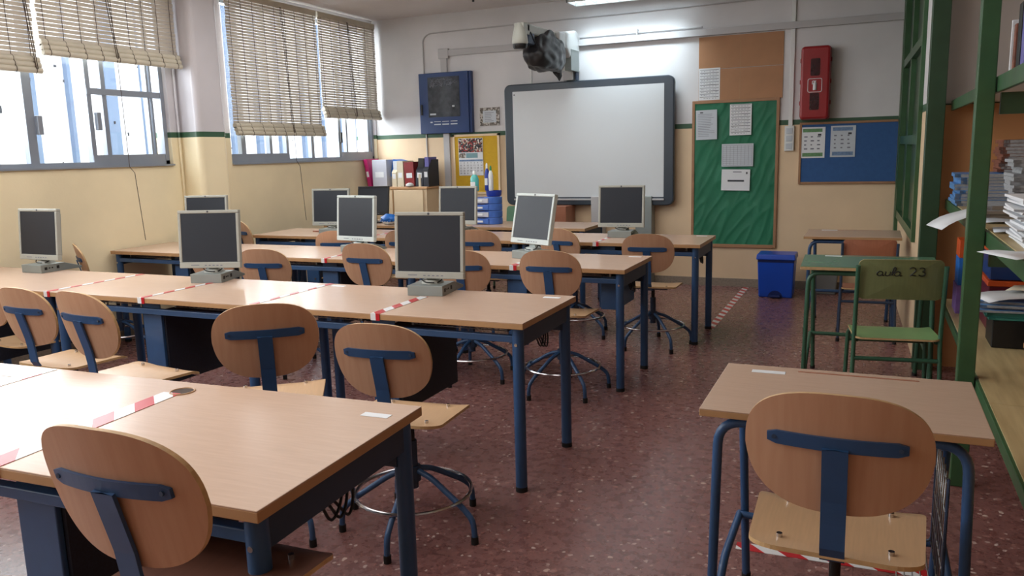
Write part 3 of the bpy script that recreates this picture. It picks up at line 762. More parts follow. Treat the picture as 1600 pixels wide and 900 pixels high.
# four legged school chairs
def school_chair(label, loc, rz, backm, seatm, tubem, text=None):
    t = thing('school_chair', label, 'chair', loc, rz, 'four legged school chairs')
    W = .2; r_ = .0115
    o = []
    for cx, cy, a0 in ((W-.03, .075, 0), (-W+.03, .075, 90), (-W+.03, -.075, 180), (W-.03, -.075, 270)):
        for k in range(6): a_ = R(a0+k*18); o.append((cx+.03*math.cos(a_), cy+.03*math.sin(a_)))
    bk = MB().plate(o, lambda u, v, q: (u, -.19+.03*(u/W)**2-v*.12-q, .765+v), .009).build('backrest', [backm, 'ply_edge'], t)
    so = []
    for cx, cy, a0 in ((.18-.03, .17-.04, 0), (-.15, .13, 90), (-.15, -.14, 180), (.15, -.14, 270)):
        for k in range(6): a_ = R(a0+k*18); so.append((cx*1.12+.04*math.cos(a_), cy+.04*math.sin(a_)))
    MB().plate(so, lambda u, v, q: (u, v, .45-.012*(1-(u/.2)**2)-.015*max(0, (v-.09)/.09)**2+q), .010).build('seat', [seatm, 'ply_edge'], t)
    for s in (-1, 1):
        lg = MB().tube([(s*.205, -.205, .84), (s*.205, -.17, .62), (s*.205, -.15, .43), (s*.215, -.20, 0)], r_, n=10, bend=.06).build('rear_leg', tubem, t)
        MB().cyl((s*.215, -.2, 0), (s*.215, -.2, .03), .0145, n=10).build('foot_cap', 'rubber', lg)
        lg = MB().tube([(s*.19, -.14, .435), (s*.19, .15, .435), (s*.20, .19, .40), (s*.21, .20, 0)], r_, n=10, bend=.05).build('front_leg', tubem, t)
        MB().cyl((s*.21, .20, 0), (s*.21, .20, .03), .0145, n=10).build('foot_cap', 'rubber', lg)
    MB().cyl((-.2, -.16, .34), (.2, -.16, .34), r_, n=10).build('stretcher', tubem, t)
    MB().cyl((-.2, .195, .36), (.2, .195, .36), r_*.8, n=10).build('stretcher', tubem, t)
    if text:
        y_ = lambda u, v: -.19+.03*(u/W)**2-v*.12-.0095
        for strokes in text:
            for st_ in strokes:
                P_ = [(u, y_(u, v), .765+v) for u, v in st_]
                MB().tube([(px_*1.3+.012, py_, .765+(pz_-.765)*1.3-.004) for px_, py_, pz_ in P_], .0027, n=5).build('handwriting', 'ink', bk)
    return t
school_chair('green school chair with aula 23 handwritten in black on its olive back', (.135, 4.68, 0), R(7), 'gback', 'gseat', 'gtube', (word_aula(-.098, .030), num_23(.018, .038)))
sc_ = school_chair('small school chair with reddish brown back and blue legs at the farthest single desk', (.0, 6.52, 0), R(3), 'ply_old', 'ply_old', 'navy'); sc_.scale = (.90, .90, .88)
school_chair('green chair back glimpsed under the lower left corner of the whiteboard', (-3.50, 7.98, 0), R(180), 'gtop', 'gseat', 'gtube')
# ------------------------------------------------------------------ front wall
def wall_thing(name, label, cat, x, z, group=None): return thing(name, label, cat, (x, YF, z), 0, group)
# interactive whiteboard
t = thing('interactive_whiteboard', 'large white interactive board with rounded dark slate frame on the front wall', 'whiteboard', (-2.87, YF, .86))
W, H, dp = 1.93, 1.345, .07
def rrect(w_, h_, r_, n=6, x=0, z=0):
    o = []
    for cx, cz, a0 in ((w_/2-r_, h_/2-r_, 0), (-w_/2+r_, h_/2-r_, 90), (-w_/2+r_, -h_/2+r_, 180), (w_/2-r_, -h_/2+r_, 270)):
        for k in range(n+1): a_ = R(a0+k*90/n); o.append((x+cx+r_*math.cos(a_), z+cz+r_*math.sin(a_)))
    return o
def slab(mb, out, y0, y1, mi=0):
    n = len(out)
    mb._add([(x, y0, z) for x, z in out]+[(x, y1, z) for x, z in out], [tuple(range(n)), tuple(range(2*n-1, n-1, -1))]+[(i, (i+1) % n, n+(i+1) % n, n+i) for i in range(n)], mi); return mb
WB = (.0, 0, H/2)
f = slab(MB(), rrect(W, H, .07, x=0, z=H/2), -.13, -.06).build('board_frame', 'board_frame', t, bevel=.012)
slab(MB(), rrect(W-.21, H-.17, .004, x=.0, z=H/2+.005), -.1325, -.125).build('writing_surface', 'board', t)
MB().box(-W/2+.1, W/2-.1, -.15, -.13, .055, .075).build('pen_ledge', 'trunk', t, bevel=.003)
MB().cyl((-.84, -.134, 1.23), (-.84, -.132, 1.23), .008, n=12).build('corner_mark', 'ink', t)
for x0, x1, mt in ((.06, .19, 'trunk'), (.56, .74, 'board_frame')):
    MB().box(x0, x1, -.16, -.02, -.86, .1).build('stand_post', mt if mt == 'trunk' else 'basebox', t, bevel=.008)
MB().box(-.20, .9, -.06, -.003, .2, .35).build('wall_bracket', 'black', t)
o = MB().box(-.2, .2, -.3, -.01, 0, .86).box(-.19, .19, -.305, -.3, .02, .42, 1).build('low_cupboard', ['ply_old', 'ply'], None, bevel=.004, loc=(-3.05-.19, YF-.03, 0))
tag(o, 'low brown wooden cupboard half hidden under the whiteboard', 'cupboard')
# projector arm over the board
ax = -3.07
t = thing('projector_arm', 'white short-throw projector arm reaching out from the wall above the whiteboard', 'projector', (ax, YF, 2.3))
h = MB(); pr_ = [(0, .0), (0, .40), (-.12, .43), (-.42, .38), (-.44, .24), (-.34, .16), (-.12, .0)]
n = len(pr_)
h._add([(-.10, y, z) for y, z in pr_]+[(.10, y, z) for y, z in pr_], [(i, (i+1) % n, n+(i+1) % n, n+i) for i in range(n)]+[tuple(range(n)), tuple(range(2*n-1, n-1, -1))])
h.build('wall_housing', 'white', t, bevel=.02)
MB().box(-.09, .09, -.60, -.40, .21, .37).build('arm_cover', 'white', t, bevel=.02)
MB().box(-.05, .06, -.14, -.0, -.085, .02).build('riser', 'trunk', t); MB().box(.07, .09, -.1, -.02, -.085, .02).build('cable_duct', 'navy', t)
MB().box(.03, .105, -.30, -.05, .0, .22).build('cooling_grille', 'basebox', t, bevel=.004)
MB().box(-.05, .05, -1.36, -.55, .265, .36).build('arm', 'bezel', t, bevel=.02)
hd = MB(); hd.lathe([(.07, .155), (.078, .17), (.072, .22), (.055, .30), (.03, .345)], n=24, at=(0, -1.42, 0)); hd.box(-.05, .05, -1.44, -1.3, .25, .35)
hd.build('mirror_head', 'bezel', t, bevel=.004)
MB().lathe([(.058, .115), (.068, .13), (.07, .157)], n=24, at=(0, -1.42, 0)).build('mirror_window', 'black', t)
MB().box(-.045, .045, -1.32, -1.16, .17, .29).build('mirror_mount', 'navy', t, bevel=.01)
c = MB(); c.tube([(.03, -1.25, .30), (.05, -1.2, .22), (.045, -1.12, .17), (.03, -1.02, .24)], .006, n=6, bend=.03); c.tube([(.05, -1.28, .28), (.07, -1.23, .2), (.06, -1.15, .15), (.04, -1.05, .22)], .005, n=6, bend=.03)
c.build('cables', 'black', t)
# black bag over the projector body
bg = bmesh.new(); bmesh.ops.create_icosphere(bg, subdivisions=5, radius=1)
from mathutils import noise
for v in bg.verts:
    p = v.co.copy()
    x, y, z = p.x*.17, p.y*.40, p.z*.23
    if z > .02: k = 1-.42*min(1, (z-.02)/.2); x *= k; y *= .50+.5*k
    lo = -.10-.10*(p.y*.5+.5)
    if z < lo: z = lo+(z-lo)*.12
    nz = noise.noise(p*1.6)*.035+noise.noise(p*3.4+Vector((4, 1, 2)))*.018+abs(noise.noise(p*7))*.008
    d = p.normalized(); v.co = Vector((x+d.x*nz, y+d.y*nz, z+d.z*nz))
mb = MB(); mb.bm.free(); mb.bm = bg
mb.tube([(0, .30, -.17), (.01, .34, -.23), (.0, .36, -.275)], [.05, .03, .006], n=8)
for f_ in mb.bm.faces: f_.smooth = True
o = mb.build('bin_bag', 'bag', None, loc=(ax+.01, YF-.80, 2.425)); o.rotation_euler = (R(6), 0, 0)
tag(o, 'black plastic bin bag tied around the projector on its arm', 'bag')

# network cabinet
t = wall_thing('network_cabinet', 'blue wall mounted network cabinet with smoked glass door on the front wall', 'cabinet', -4.625, 1.70)
W, H, dp = .685, .70, .06
MB().box(-W/2, W/2, -dp, 0, 0, H).build('body', 'rack', t, bevel=.006)
d = MB().box(-W/2, W/2-.03, -dp-.02, -dp, .0, H).build('door', 'rack', t, bevel=.006)
MB().box(-.22, .20, -dp-.023, -dp-.018, .19, H-.05).build('door_glass', 'rackglass', d)
MB().box(-W/2+.02, -W/2+.045, -dp-.03, -dp-.018, .22, .34).build('handle', 'black', d, bevel=.003)
pt = MB()
for k in range(3): pt.box(-.15+k*.11, -.06+k*.11, -dp-.0255, -dp-.022, .10, .112); pt.box(-.15+k*.11, -.06+k*.11, -dp-.0255, -dp-.022, .135, .142)
pt.box(-.20, -.12, -dp-.0255, -dp-.022, .215, .235); pt.box(.10, .13, -dp-.0255, -dp-.022, .30, .32); pt.box(-.2, -.17, -dp-.0255, -dp-.022, .125, .14)
pt.build('patch_ports', 'paper2', t)
cb = MB()
for k in range(26):
    x0, z0 = random.uniform(-.19, .14), H-.06-random.random()*.07
    cb.tube([(x0, -dp-.024, z0), (x0+random.uniform(-.04, .04), -dp-.027, z0-.02-random.random()*.05), (x0+random.uniform(-.08, .08), -dp-.024, z0-.01)], .003, n=5, bend=.02)
cb.build('patch_cables', 'text', t)
# framed small print
t = wall_thing('small_framed_print', 'small square print with a patterned dark border beside the whiteboard', 'picture', -4.08, 1.77)
MB().box(-.125, .125, -.012, 0, 0, .205).build('border', 'fern', t); MB().box(-.085, .085, -.014, -.011, .035, .17).build('sheet', 'paper2', t)
x = MB()
for k in range(6): x.box(-.06, .055-random.random()*.04, -.0152, -.0138, .05+k*.019, .055+k*.019)
x.build('text_lines', 'text', t)
# yellow board with calendar
t = wall_thing('yellow_notice_board', 'narrow yellow notice board left of the whiteboard', 'notice board', -4.265, 1.0)
MB().box(-.285, .285, -.016, 0, 0, .66).build('felt', 'yellow', t)
f = MB(); f.box(-.305, -.28, -.024, 0, -.02, .68); f.box(.28, .305, -.024, 0, -.02, .68); f.box(-.305, .305, -.024, 0, .655, .68); f.box(-.305, .305, -.024, 0, -.02, .005)
f.build('frame', 'cabinet', t)
t = thing('wall_calendar', 'wall calendar with a group photo above a month page, pinned to the yellow board', 'calendar', (-4.335, YF-.02, 1.2))
MB().box(-.16, .16, -.004, 0, 0, .435).build('page', 'paper', t)
MB().box(-.155, .155, -.006, -.003, .27, .43).build('photo', 'calphoto', t)
MB().box(-.06, .09, -.006, -.003, .205, .262).build('header_band', 'plaque', t)
MB().box(-.155, -.07, -.006, -.003, .205, .262).build('small_photo', 'fern', t)
MB().box(-.155, .155, -.0055, -.003, .165, .185).build('month_band', 'bluprint', t)
day = 1
lines = []
for rw_ in range(5):
    row = []
    for c_ in range(7):
        if day > 31: break
        row.append(day); day += 1
    for c_, d_ in enumerate(row):
        text_mesh('day_number', str(d_), .026, 'text_dk', t, (-.135+c_*.045, -.0048, .148-rw_*.031), ext=.0003)
# join the day numbers into one printed grid
nums = [o for o in parts_of(t) if o.name.startswith('day_number')]
jm = bmesh.new()
for o_ in nums:
    tmp = o_.data.copy(); tmp.transform(Matrix.Translation(o_.location) @ o_.rotation_euler.to_matrix().to_4x4()); jm.from_mesh(tmp)
for o_ in nums: bpy.data.objects.remove(o_)
q = MB(); q.bm.free(); q.bm = jm; q.build('day_numbers', 'text_dk', t)

# trunking on the front wall
def trunk(label, boxes, m='trunk', cat='trunking', name='cable_trunking'):
    b = MB()
    for q in boxes: b.box(*q)
    return tag(b.build(name, m, None, bevel=.003), label, cat)
trunk('horizontal grey cable trunking above the network cabinet', [(-4.70, -3.17, YF-.035, YF, 2.585, 2.655), (-4.71, -4.58, YF-.04, YF, 2.56, 2.67)])
trunk('vertical grey trunking running down behind the network cabinet', [(-4.69, -4.61, YF-.03, YF, .1, 2.585)])
trunk('long grey trunking along the wall above the whiteboard and the brown panels', [(-2.97, .23, YF-.05, YF, 2.575, 2.64), (-2.97, -1.65, YF-.02, YF, 2.66, 2.675), (-2.33, -2.315, YF-.055, YF, 2.6, 2.70)])
trunk('white vertical conduit down to the switch box', [(-.785, -.745, YF-.025, YF, 1.645, 3.0), (-.83, -.70, YF-.04, YF, 2.93, 3.0)], 'white')
trunk('thin pale pipe dropping behind the projector arm', [(-3.56, -3.54, YF-.015, YF, 2.2, 2.585)], 'white')
c = MB().tube([(-4.93, YF-.008, .95), (-4.93, YF-.008, 2.80), (-4.85, YF-.008, 2.86), (-.85, YF-.008, 2.885), (-.1, YF-.008, 2.9)], .0085, n=6, bend=.06).build('wall_cable', 'trunk')
tag(c, 'thin wall cable curving from the corner up and along under the ceiling', 'cable')
c = MB().tube([(XL+.012, 5.41, .1), (XL+.012, 5.41, 3.05)], .011, n=8).build('wall_pipe', 'wall_left')
tag(c, 'thin painted pipe beside the column between the windows', 'pipe')
# switch box
t = wall_thing('switch_box', 'white three-gang switch box beside the green notice board', 'switch', -.772, 1.40)
MB().box(-.045, .045, -.035, 0, 0, .245).build('box', 'white', t, bevel=.004)
for k in range(3): MB().box(-.03, .03, -.04, -.033, .018+k*.075, .075+k*.075).build('rocker', 'paper2', t, bevel=.003)

# brown panels
for z0, z1, lab in ((2.245, 2.565, 'upper brown hardboard panel above the green notice board'), (1.925, 2.24, 'lower brown hardboard panel with a printed sheet at its left')):
    o = MB().box(-.415, .415, -.008, 0, 0, z1-z0).build('hardboard_panel', 'cork', None, loc=(-1.265, YF, z0)); tag(o, lab, 'panel', 'brown hardboard panels')
    m_ = MB().box(-.003, .003, -.0095, -.0075, 0, z1-z0).build('joint', 'top_edge', o)

def sheet(label, x, z, w_, h_, y, style='lines', matn='paper', rz=0, name='printed_sheet', seed=0):
    rnd = random.Random(seed); t = thing(name, label, 'paper', (x, y, z), 0, 'printed sheets on the front wall boards')
    t.rotation_euler = (0, rz, 0)
    MB().box(-w_/2, w_/2, -.0025, 0, 0, h_).build('sheet', matn, t)
    b = MB(); k = MB(); s_ = w_/.22
    yy = -.0032
    if style == 'lines':
        n_ = int(h_/.017)
        for i in range(2, n_-1): b.box(-w_*.4, w_*.4-rnd.random()*w_*.3, yy, -.0024, i*.017, i*.017+.0035)
        k.box(-w_*.3, -w_*.15, yy, -.0024, h_-.03, h_-.02)
    elif style == 'table':
        n_ = int(h_/.03)
        for i in range(1, n_+1):
            z_ = i*.03; (k if i % 2 else b).box(-w_*.44, w_*.44, yy, -.0024, z_, z_+.0045)
            for q in range(6): b.box(-w_*.4+q*w_*.135, -w_*.4+q*w_*.135+w_*.09*rnd.random()+.004, yy, -.0024, z_-.013, z_-.009)
    elif style == 'grid':
        for i in range(11): b.box(-w_*.46, w_*.46, yy, -.0024, .012+i*(h_-.03)/10, .0135+i*(h_-.03)/10)
        for i in range(9): b.box(-w_*.46+i*w_*.92/8, -w_*.46+i*w_*.92/8+.0018, yy, -.0024, .012, h_-.02)
    elif style == 'notice':
        k.box(-w_*.28, w_*.30, yy, -.0024, h_*.42, h_*.50); b.box(-w_*.1, w_*.2, yy, -.0024, h_*.86, h_*.9); k.box(w_*.36, w_*.41, yy, -.0024, h_*.78, h_*.88)
    elif style in ('green', 'blue'):
        cm = 'leaf' if style == 'green' else 'bluprint'
        MB().box(-w_*.42, w_*.38, yy, -.0024, h_*.84, h_*.95).build('header', cm, t)
        MB().box(-w_*.42, w_*.42, yy, -.0024, h_*.05, h_*.17).build('footer_picture', cm, t)
        for i in range(4):
            for q in range(3):
                b.box(-w_*.36+q*w_*.27, -w_*.36+q*w_*.27+w_*.16*rnd.uniform(.4, 1), yy, -.0024, h_*(.28+.13*i), h_*(.28+.13*i)+.012)
        k.box(w_*.2, w_*.34, yy, -.0024, h_*.72, h_*.78)
    b.build('print', 'text', t); 
    if style != 'grid': k.build('dark_print', 'text_dk', t)
    else: k.bm.free()
    return t
sheet('printed schedule sheet at the lower left of the brown panels', -1.57, 1.935, .215, .32, YF-.009, 'table', seed=1)
# green board
t = wall_thing('green_notice_board', 'tall notice board covered in crinkled green paper with wooden frame', 'notice board', -1.305, .45)
W, H = .81, 1.45
gp = MB(); NX, NZ = 60, 100
vs = [[gp.bm.verts.new((-W/2+W*i/NX, -.020-.013*noise.noise(Vector((i*.07+.044*j, j*.05, 3)))-.0065*(1-abs(noise.noise(Vector((i*.13-j*.07, i*.03+j*.025, 9))))*2)**3, H*j/NZ)) for i in range(NX+1)] for j in range(NZ+1)]
for j in range(NZ):
    for i in range(NX): f_ = gp.bm.faces.new((vs[j][i], vs[j][i+1], vs[j+1][i+1], vs[j+1][i])); f_.smooth = True
gp.build('green_paper', 'greenpaper', t)
f = MB(); f.box(-W/2-.028, -W/2, -.03, 0, -.03, H+.03); f.box(W/2, W/2+.028, -.03, 0, -.03, H+.03); f.box(-W/2, W/2, -.03, 0, H, H+.03); f.box(-W/2, W/2, -.03, 0, -.035, 0)
f.build('frame', 'frame', t, bevel=.003)
yb = YF-.042
sheet('text sheet at the upper left of the green notice board', -1.585, 1.535, .215, .30, yb, 'lines', 'paper2', R(-1), seed=2)
sheet('timetable sheet at the upper right of the green notice board', -1.245, 1.57, .215, .31, yb, 'table', seed=3)
sheet('landscape grid sheet in the middle of the green notice board', -1.27, 1.255, .315, .23, yb, 'grid', 'paper2', seed=4)
sheet('lowest sheet on the green notice board, with one bold dark line', -1.285, 1.01, .285, .215, yb, 'notice', 'paper', R(1), seed=5)
# blue board
t = wall_thing('blue_notice_board', 'wide blue felt notice board in a wooden frame under the red cabinet', 'notice board', -.225, 1.09)
W, H = .86, .56
MB().box(-W/2, W/2, -.018, 0, 0, H).build('felt', 'bluefelt', t)
f = MB(); f.box(-W/2-.022, -W/2, -.028, 0, -.022, H+.022); f.box(W/2, W/2+.022, -.028, 0, -.022, H+.022); f.box(-W/2, W/2, -.028, 0, H, H+.022); f.box(-W/2, W/2, -.028, 0, -.022, 0)
f.build('frame', 'frame', t, bevel=.003)
sheet('left poster with green heading on the blue notice board', -.55, 1.325, .225, .30, YF-.021, 'green', seed=6)
sheet('right poster with blue heading on the blue notice board', -.275, 1.33, .225, .30, YF-.021, 'blue', 'paper2', seed=7)
# fire extinguisher cabinet
t = wall_thing('extinguisher_cabinet', 'red plastic fire extinguisher cabinet with two dark windows', 'extinguisher box', -.54, 1.695)
slab(MB(), rrect(.27, .69, .03, z=.345), -.10, 0).build('rear_shell', 'red', t, bevel=.008)
d = slab(MB(), rrect(.265, .685, .035, z=.345), -.185, -.105).build('door', 'red', t, bevel=.022)
for z in (.13, .45): slab(MB(), rrect(.085, .16, .012, z=z+.04), -.188, -.183).build('viewing_window', 'redglass', d)
fr = MB()
fr.tube([(x, -.187, z) for x, z in rrect(.125, .125, .015, z=.32, n=4)], .003, n=6, closed=True)
fr.build('sign_outline', 'paper', d)
ic = MB(); ic.cyl((.0, -.187, .275), (.0, -.187, .345), .017, n=12); ic.box(-.008, .008, -.19, -.184, .345, .36); ic.box(-.02, .012, -.19, -.184, .357, .364); ic.box(-.026, -.02, -.19, -.184, .33, .36)
ic.build('extinguisher_symbol', 'paper', d)
for z in (.16, .36, .56):
    for s in (-1, 1): MB().box(s*.135-.008, s*.135+.008, -.125, -.085, z-.02, z+.02).build('clip', 'red', t, bevel=.003)

# ceiling lamp + hook
t = thing('ceiling_lamp', 'white fluorescent ceiling lamp close to the front wall', 'lamp', (-2.35, 8.30, 2.97))
f = MB(); f.box(-.62, .62, -.14, .14, .06, .10); f.box(-.62, .62, -.14, -.125, 0, .06); f.box(-.62, .62, .125, .14, 0, .06); f.box(-.62, -.605, -.14, .14, 0, .06); f.box(.605, .62, -.14, .14, 0, .06)
for k in range(9): f.box(-.5+k*.125-.002, -.5+k*.125+.002, -.125, .125, .004, .03)
f.build('housing', 'white', t)
for y in (-.06, .06): MB().cyl((-.59, y, .04), (.59, y, .04), .013, n=12).build('tube', 'lamp', t)
t = thing('ceiling_hook', 'small dark hook hanging from the ceiling', 'hook', (-3.58, 7.23, 2.895))
MB().cyl((0, 0, .03), (0, 0, .175), .004, n=8).cyl((0, 0, 0), (0, 0, .05), .012, n=10).build('rod', 'black', t)

# ------------------------------------------------------------------ maple cabinet and the files on it
t = thing('maple_cabinet', 'pale maple cupboard in the window corner topped with file boxes', 'cabinet', (-5.61, 8.18, 0))
MB().box(0, .86, .02, .38, 0, 1.065).build('carcass', 'cabinet', t)
MB().box(-.0, .88, 0, .385, 1.065, 1.09).build('top_board', 'cabinet_top', t, bevel=.003)
for x0, x1 in ((.01, .40), (.42, .82)):
    d = MB().box(x0, x1, .0, .02, .06, 1.05).build('door', 'cabinet', t, bevel=.003)
    MB().cyl((x1-.05, -.02, .6), (x1-.05, 0, .6), .01, n=10).build('knob', 'steel', d)
MB().box(.405, .415, -.002, .02, .06, 1.05).build('door_gap', 'top_edge', t)
ZB = 1.09
def box_thing(name, label, cat, loc, sz, m, rz=0, tilt=0, parts=None, group=None, bevel=.002):
    o = MB().box(0, sz[0], 0, sz[1], 0, sz[2]).build(name, m, None, bevel=bevel); o.location = loc; o.rotation_euler = (0, tilt, rz); tag(o, label, cat, group)
    for nm, bx, mm in (parts or []): MB().box(*bx).build(nm, mm, o)
    return o
def file_box(label, x, w_, m, h=.30, tilt=0, cut=True, inner=None):
    t = thing('file_box', label, 'file box', (x, 8.21, ZB), 0, 'file boxes on the maple cupboard'); t.rotation_euler = (0, tilt, 0)
    b = MB(); n_ = 5; hh = h; pr_ = [(0, 0), (.25, 0), (.25, hh), (.10, hh), (0, hh*.62 if cut else hh)]
    b._add([(0, y, z) for y, z in pr_]+[(w_, y, z) for y, z in pr_], [(i, (i+1) % n_, n_+(i+1) % n_, n_+i) for i in range(n_)]+[tuple(range(n_)), tuple(range(2*n_-1, n_-1, -1))])
    b.build('box', m, t, bevel=.002)
    MB().box(w_*.2, w_*.8, -.0015, 0, hh*.35, hh*.55).build('spine_label', 'paper', t)
    if inner: MB().box(w_*.12, w_*.88, .03, .22, .1, h+.03).build('folders', inner, t)
    return t
file_box('magenta leaning file at the left end of the row of files', -5.56, .05, 'magenta', .33, R(-9), False)
file_box('milky translucent magazine box next to the magenta file', -5.49, .20, 'clear', .32, 0, False)
box_thing('blue_folder', 'bright blue folder slanting out between the milky box and the cream boxes', 'folder', (-5.30, 8.30, ZB+.12), (.13, .2, .21), 'bluecard', 0, R(14))
file_box('first cream magazine box beside the blue folder', -5.22, .065, 'cream', .27, inner='paper2')
file_box('taller cream magazine box in the middle of the files', -5.145, .085, 'cream', .30, 0, False)
file_box('dark red binder standing right of the cream boxes', -5.04, .13, 'maroon', .285, R(-2), False)
file_box('black magazine box with a slanted top filled with papers', -4.90, .10, 'charcoal', .30, R(4), True, 'black')
file_box('wide charcoal magazine box holding violet folders at the right end', -4.79, .07, 'charcoal', .31, 0, True, 'violet')
t = thing('cardboard_roll', 'short cream cardboard tube standing before the black magazine box', 'tube', (-4.84, 8.24, ZB)); MB().cyl((0, 0, 0), (0, 0, .145), .035, n=20).build('tube_wall', 'cream', t)
t = thing('computer_mouse', 'white computer mouse lying on the maple cupboard', 'mouse', (-4.97, 8.2, ZB+.0)); MB().lathe([(.01, 0), (.05, .01), (.048, .03), (.02, .045)], n=16).build('mouse_body', 'white', t)
MB().tube([(.0, .05, .02), (-.06, .03, .006), (-.12, .01, .006)], .004, n=6).build('mouse_cable', 'black', t)

# fifth row table top: drawers and cleaning bottles
t = thing('drawer_unit', 'translucent blue plastic desk drawer tower with curved front', 'drawer unit', (-3.48, 7.20, ZT))
bd = MB(); 
for k in range(4):
    bd.lathe([(.085, .0+k*.068), (.09, .004+k*.068), (.09, .062+k*.068), (.085, .066+k*.068)], n=24, at=(.05, .03, 0)); bd.box(-.15, .06, -.06, .14, .002+k*.068, .060+k*.068)
bd.build('shell', 'drawers', t, bevel=.002)
for k in range(4): 
    dr = MB().box(-.145, .04, -.072, -.058, .008+k*.068, .054+k*.068).build('drawer', 'clear' if k % 2 else 'drawers', t, bevel=.003)
    MB().box(-.08, -.02, -.078, -.072, .022+k*.068, .040+k*.068).build('pull', 'paper', dr)
MB().lathe([(.07, .275), (.075, .285), (.08, .33), (.074, .33), (.068, .29)], n=20, at=(.05, .05, 0)).build('top_tray', 'bottleblue', t)
ZD = ZT+.272
def bottle(label, x, y, r_, h_, body, cap, z=ZD, spray=False):
    t = thing('cleaning_bottle', label, 'bottle', (x, y, z), 0, 'cleaning bottles on the drawer tower')
    MB().lathe([(r_*.9, 0), (r_, .01), (r_, h_*.6), (r_*.75, h_*.72), (r_*.35, h_*.82)], n=18).build('bottle_body', body, t)
    c = MB().lathe([(r_*.42, h_*.80), (r_*.42, h_*.93), (r_*.2, h_)], n=14)
    if spray: c.box(-.035, .01, -.008, .008, h_*.90, h_*.97)
    c.build('bottle_cap', cap, t)
    MB().box(-r_*.6, r_*.6, -r_-.001, -r_+.004, h_*.2, h_*.45).build('bottle_label', 'paper', t)
bottle('teal gel bottle with pale pump on the left of the drawer tower', -3.60, 7.17, .042, .20, 'tealb', 'white', z=ZT+.33)
bottle('royal blue bottle with a white cap behind the teal bottle', -3.50, 7.25, .026, .27, 'bottleblue', 'white', z=ZT+.33)
bottle('white bottle with a green cap on the drawer tower', -3.445, 7.22, .024, .245, 'white', 'grn', z=ZT+.33)
t = thing('plastic_bag', 'crumpled blue and white packet in front of the black monitor', 'packet', (-4.50, 6.99, ZT))
pb = bmesh.new(); bmesh.ops.create_icosphere(pb, subdivisions=3, radius=1)
for v in pb.verts: q = v.co.copy(); k = 1+noise.noise(q*2.5)*.25; v.co = Vector((q.x*.10*k, q.y*.07*k, .055+q.z*.055*k))
q = MB(); q.bm.free(); q.bm = pb
for f_ in q.bm.faces: f_.smooth = True
for f_ in q.bm.faces: f_.material_index = 1 if f_.calc_center_median().z < .035 else 0
q.build('packet_body', ['bluecard', 'white'], t)
box_thing('wooden_board', 'thin reddish board lying at the left end of the fourth row', 'board', (-4.86, 6.2, ZT), (.24, .18, .012), 'ply_old')

# bins
t = thing('pedal_bin', 'bright blue plastic pedal bin against the front wall', 'bin', (-.81, 8.14, 0))
b = MB(); 
def frust(b, x0, x1, y0, y1, z0, x2, x3, y2, y3, z1, mi=0):
    b._add([(x0, y0, z0), (x1, y0, z0), (x1, y1, z0), (x0, y1, z0), (x2, y2, z1), (x3, y2, z1), (x3, y3, z1), (x2, y3, z1)], [(0, 3, 2, 1), (4, 5, 6, 7), (0, 1, 5, 4), (1, 2, 6, 5), (2, 3, 7, 6), (3, 0, 4, 7)], mi)
frust(b, -.155, .155, -.12, .12, .0, -.17, .17, -.14, .14, .36); b.build('bin_body', 'bin', t, bevel=.012)
MB().box(-.168, .168, -.142, .14, .345, .375).build('rim', 'bin_dk', t, bevel=.004)
b = MB(); frust(b, -.182, .182, -.16, .15, .372, -.176, .176, -.15, .145, .425); b.build('lid', 'bin', t, bevel=.01)
MB().box(-.05, .05, -.19, -.12, .012, .03).build('pedal', 'bin_dk', t, bevel=.004)
MB().cyl((0, -.124, .0), (0, -.118, .0), .07, n=24).build('pedal_recess', 'bin_dk', t)
t = thing('grey_tub', 'grey plastic tub on the floor behind the green desk', 'tub', (-.37, 8.42, 0))
b = MB(); frust(b, -.09, .09, -.09, .09, 0, -.11, .11, -.11, .11, .24); b.build('tub_body', 'graybin', t, bevel=.01); MB().box(-.118, .118, -.118, .118, .235, .25).build('tub_rim', 'graybin', t, bevel=.003)

# ------------------------------------------------------------------ green shelving in the alcove
t = thing('alcove_shelving', 'green painted post and shelf structure in the alcove at the right', 'shelving', (0, 0, 0))
MB().box(.291, .392, 5.66, 5.76, 0, ZC).build('post', 'green_dk', t, bevel=.004)
MB().box(.362, .428, 3.72, 3.79, 0, ZC).build('post', 'green', t, bevel=.004)
MB().box(.362, .428, 1.2, 1.27, 0, ZC).build('post', 'green', t, bevel=.004)
for z, x, ya, yb_, nm in ((.48, .432, 1.1, 5.64, 'bench_board'), (1.10, .432, 1.1, 5.79, 'middle_shelf'), (1.71, .432, 1.1, 5.79, 'top_shelf')):
    b = MB(); L_ = 1.13 if z < 1 else 4.7; y = yb_
    while y > ya:
        b.box(x+.012, XN-.01, max(y-L_+.003, ya), y, z-.022, z); y -= L_
    s = b.build(nm, 'plank' if z < 1.5 else 'white', t)
    MB().box(x, x+.018, ya, yb_, z-.065 if z > .5 else z-.05, z-.004).build('shelf_edge', 'green', s, bevel=.002)
for z in (1.10, 1.71):
    MB().box(.45, XN-.01, 3.74, 3.77, z-.15, z-.066).build('bracket', 'green_dk', t)
MB().box(.45, XN-.01, 3.74, 3.77, .34, .43).build('bracket', 'green_dk', t)

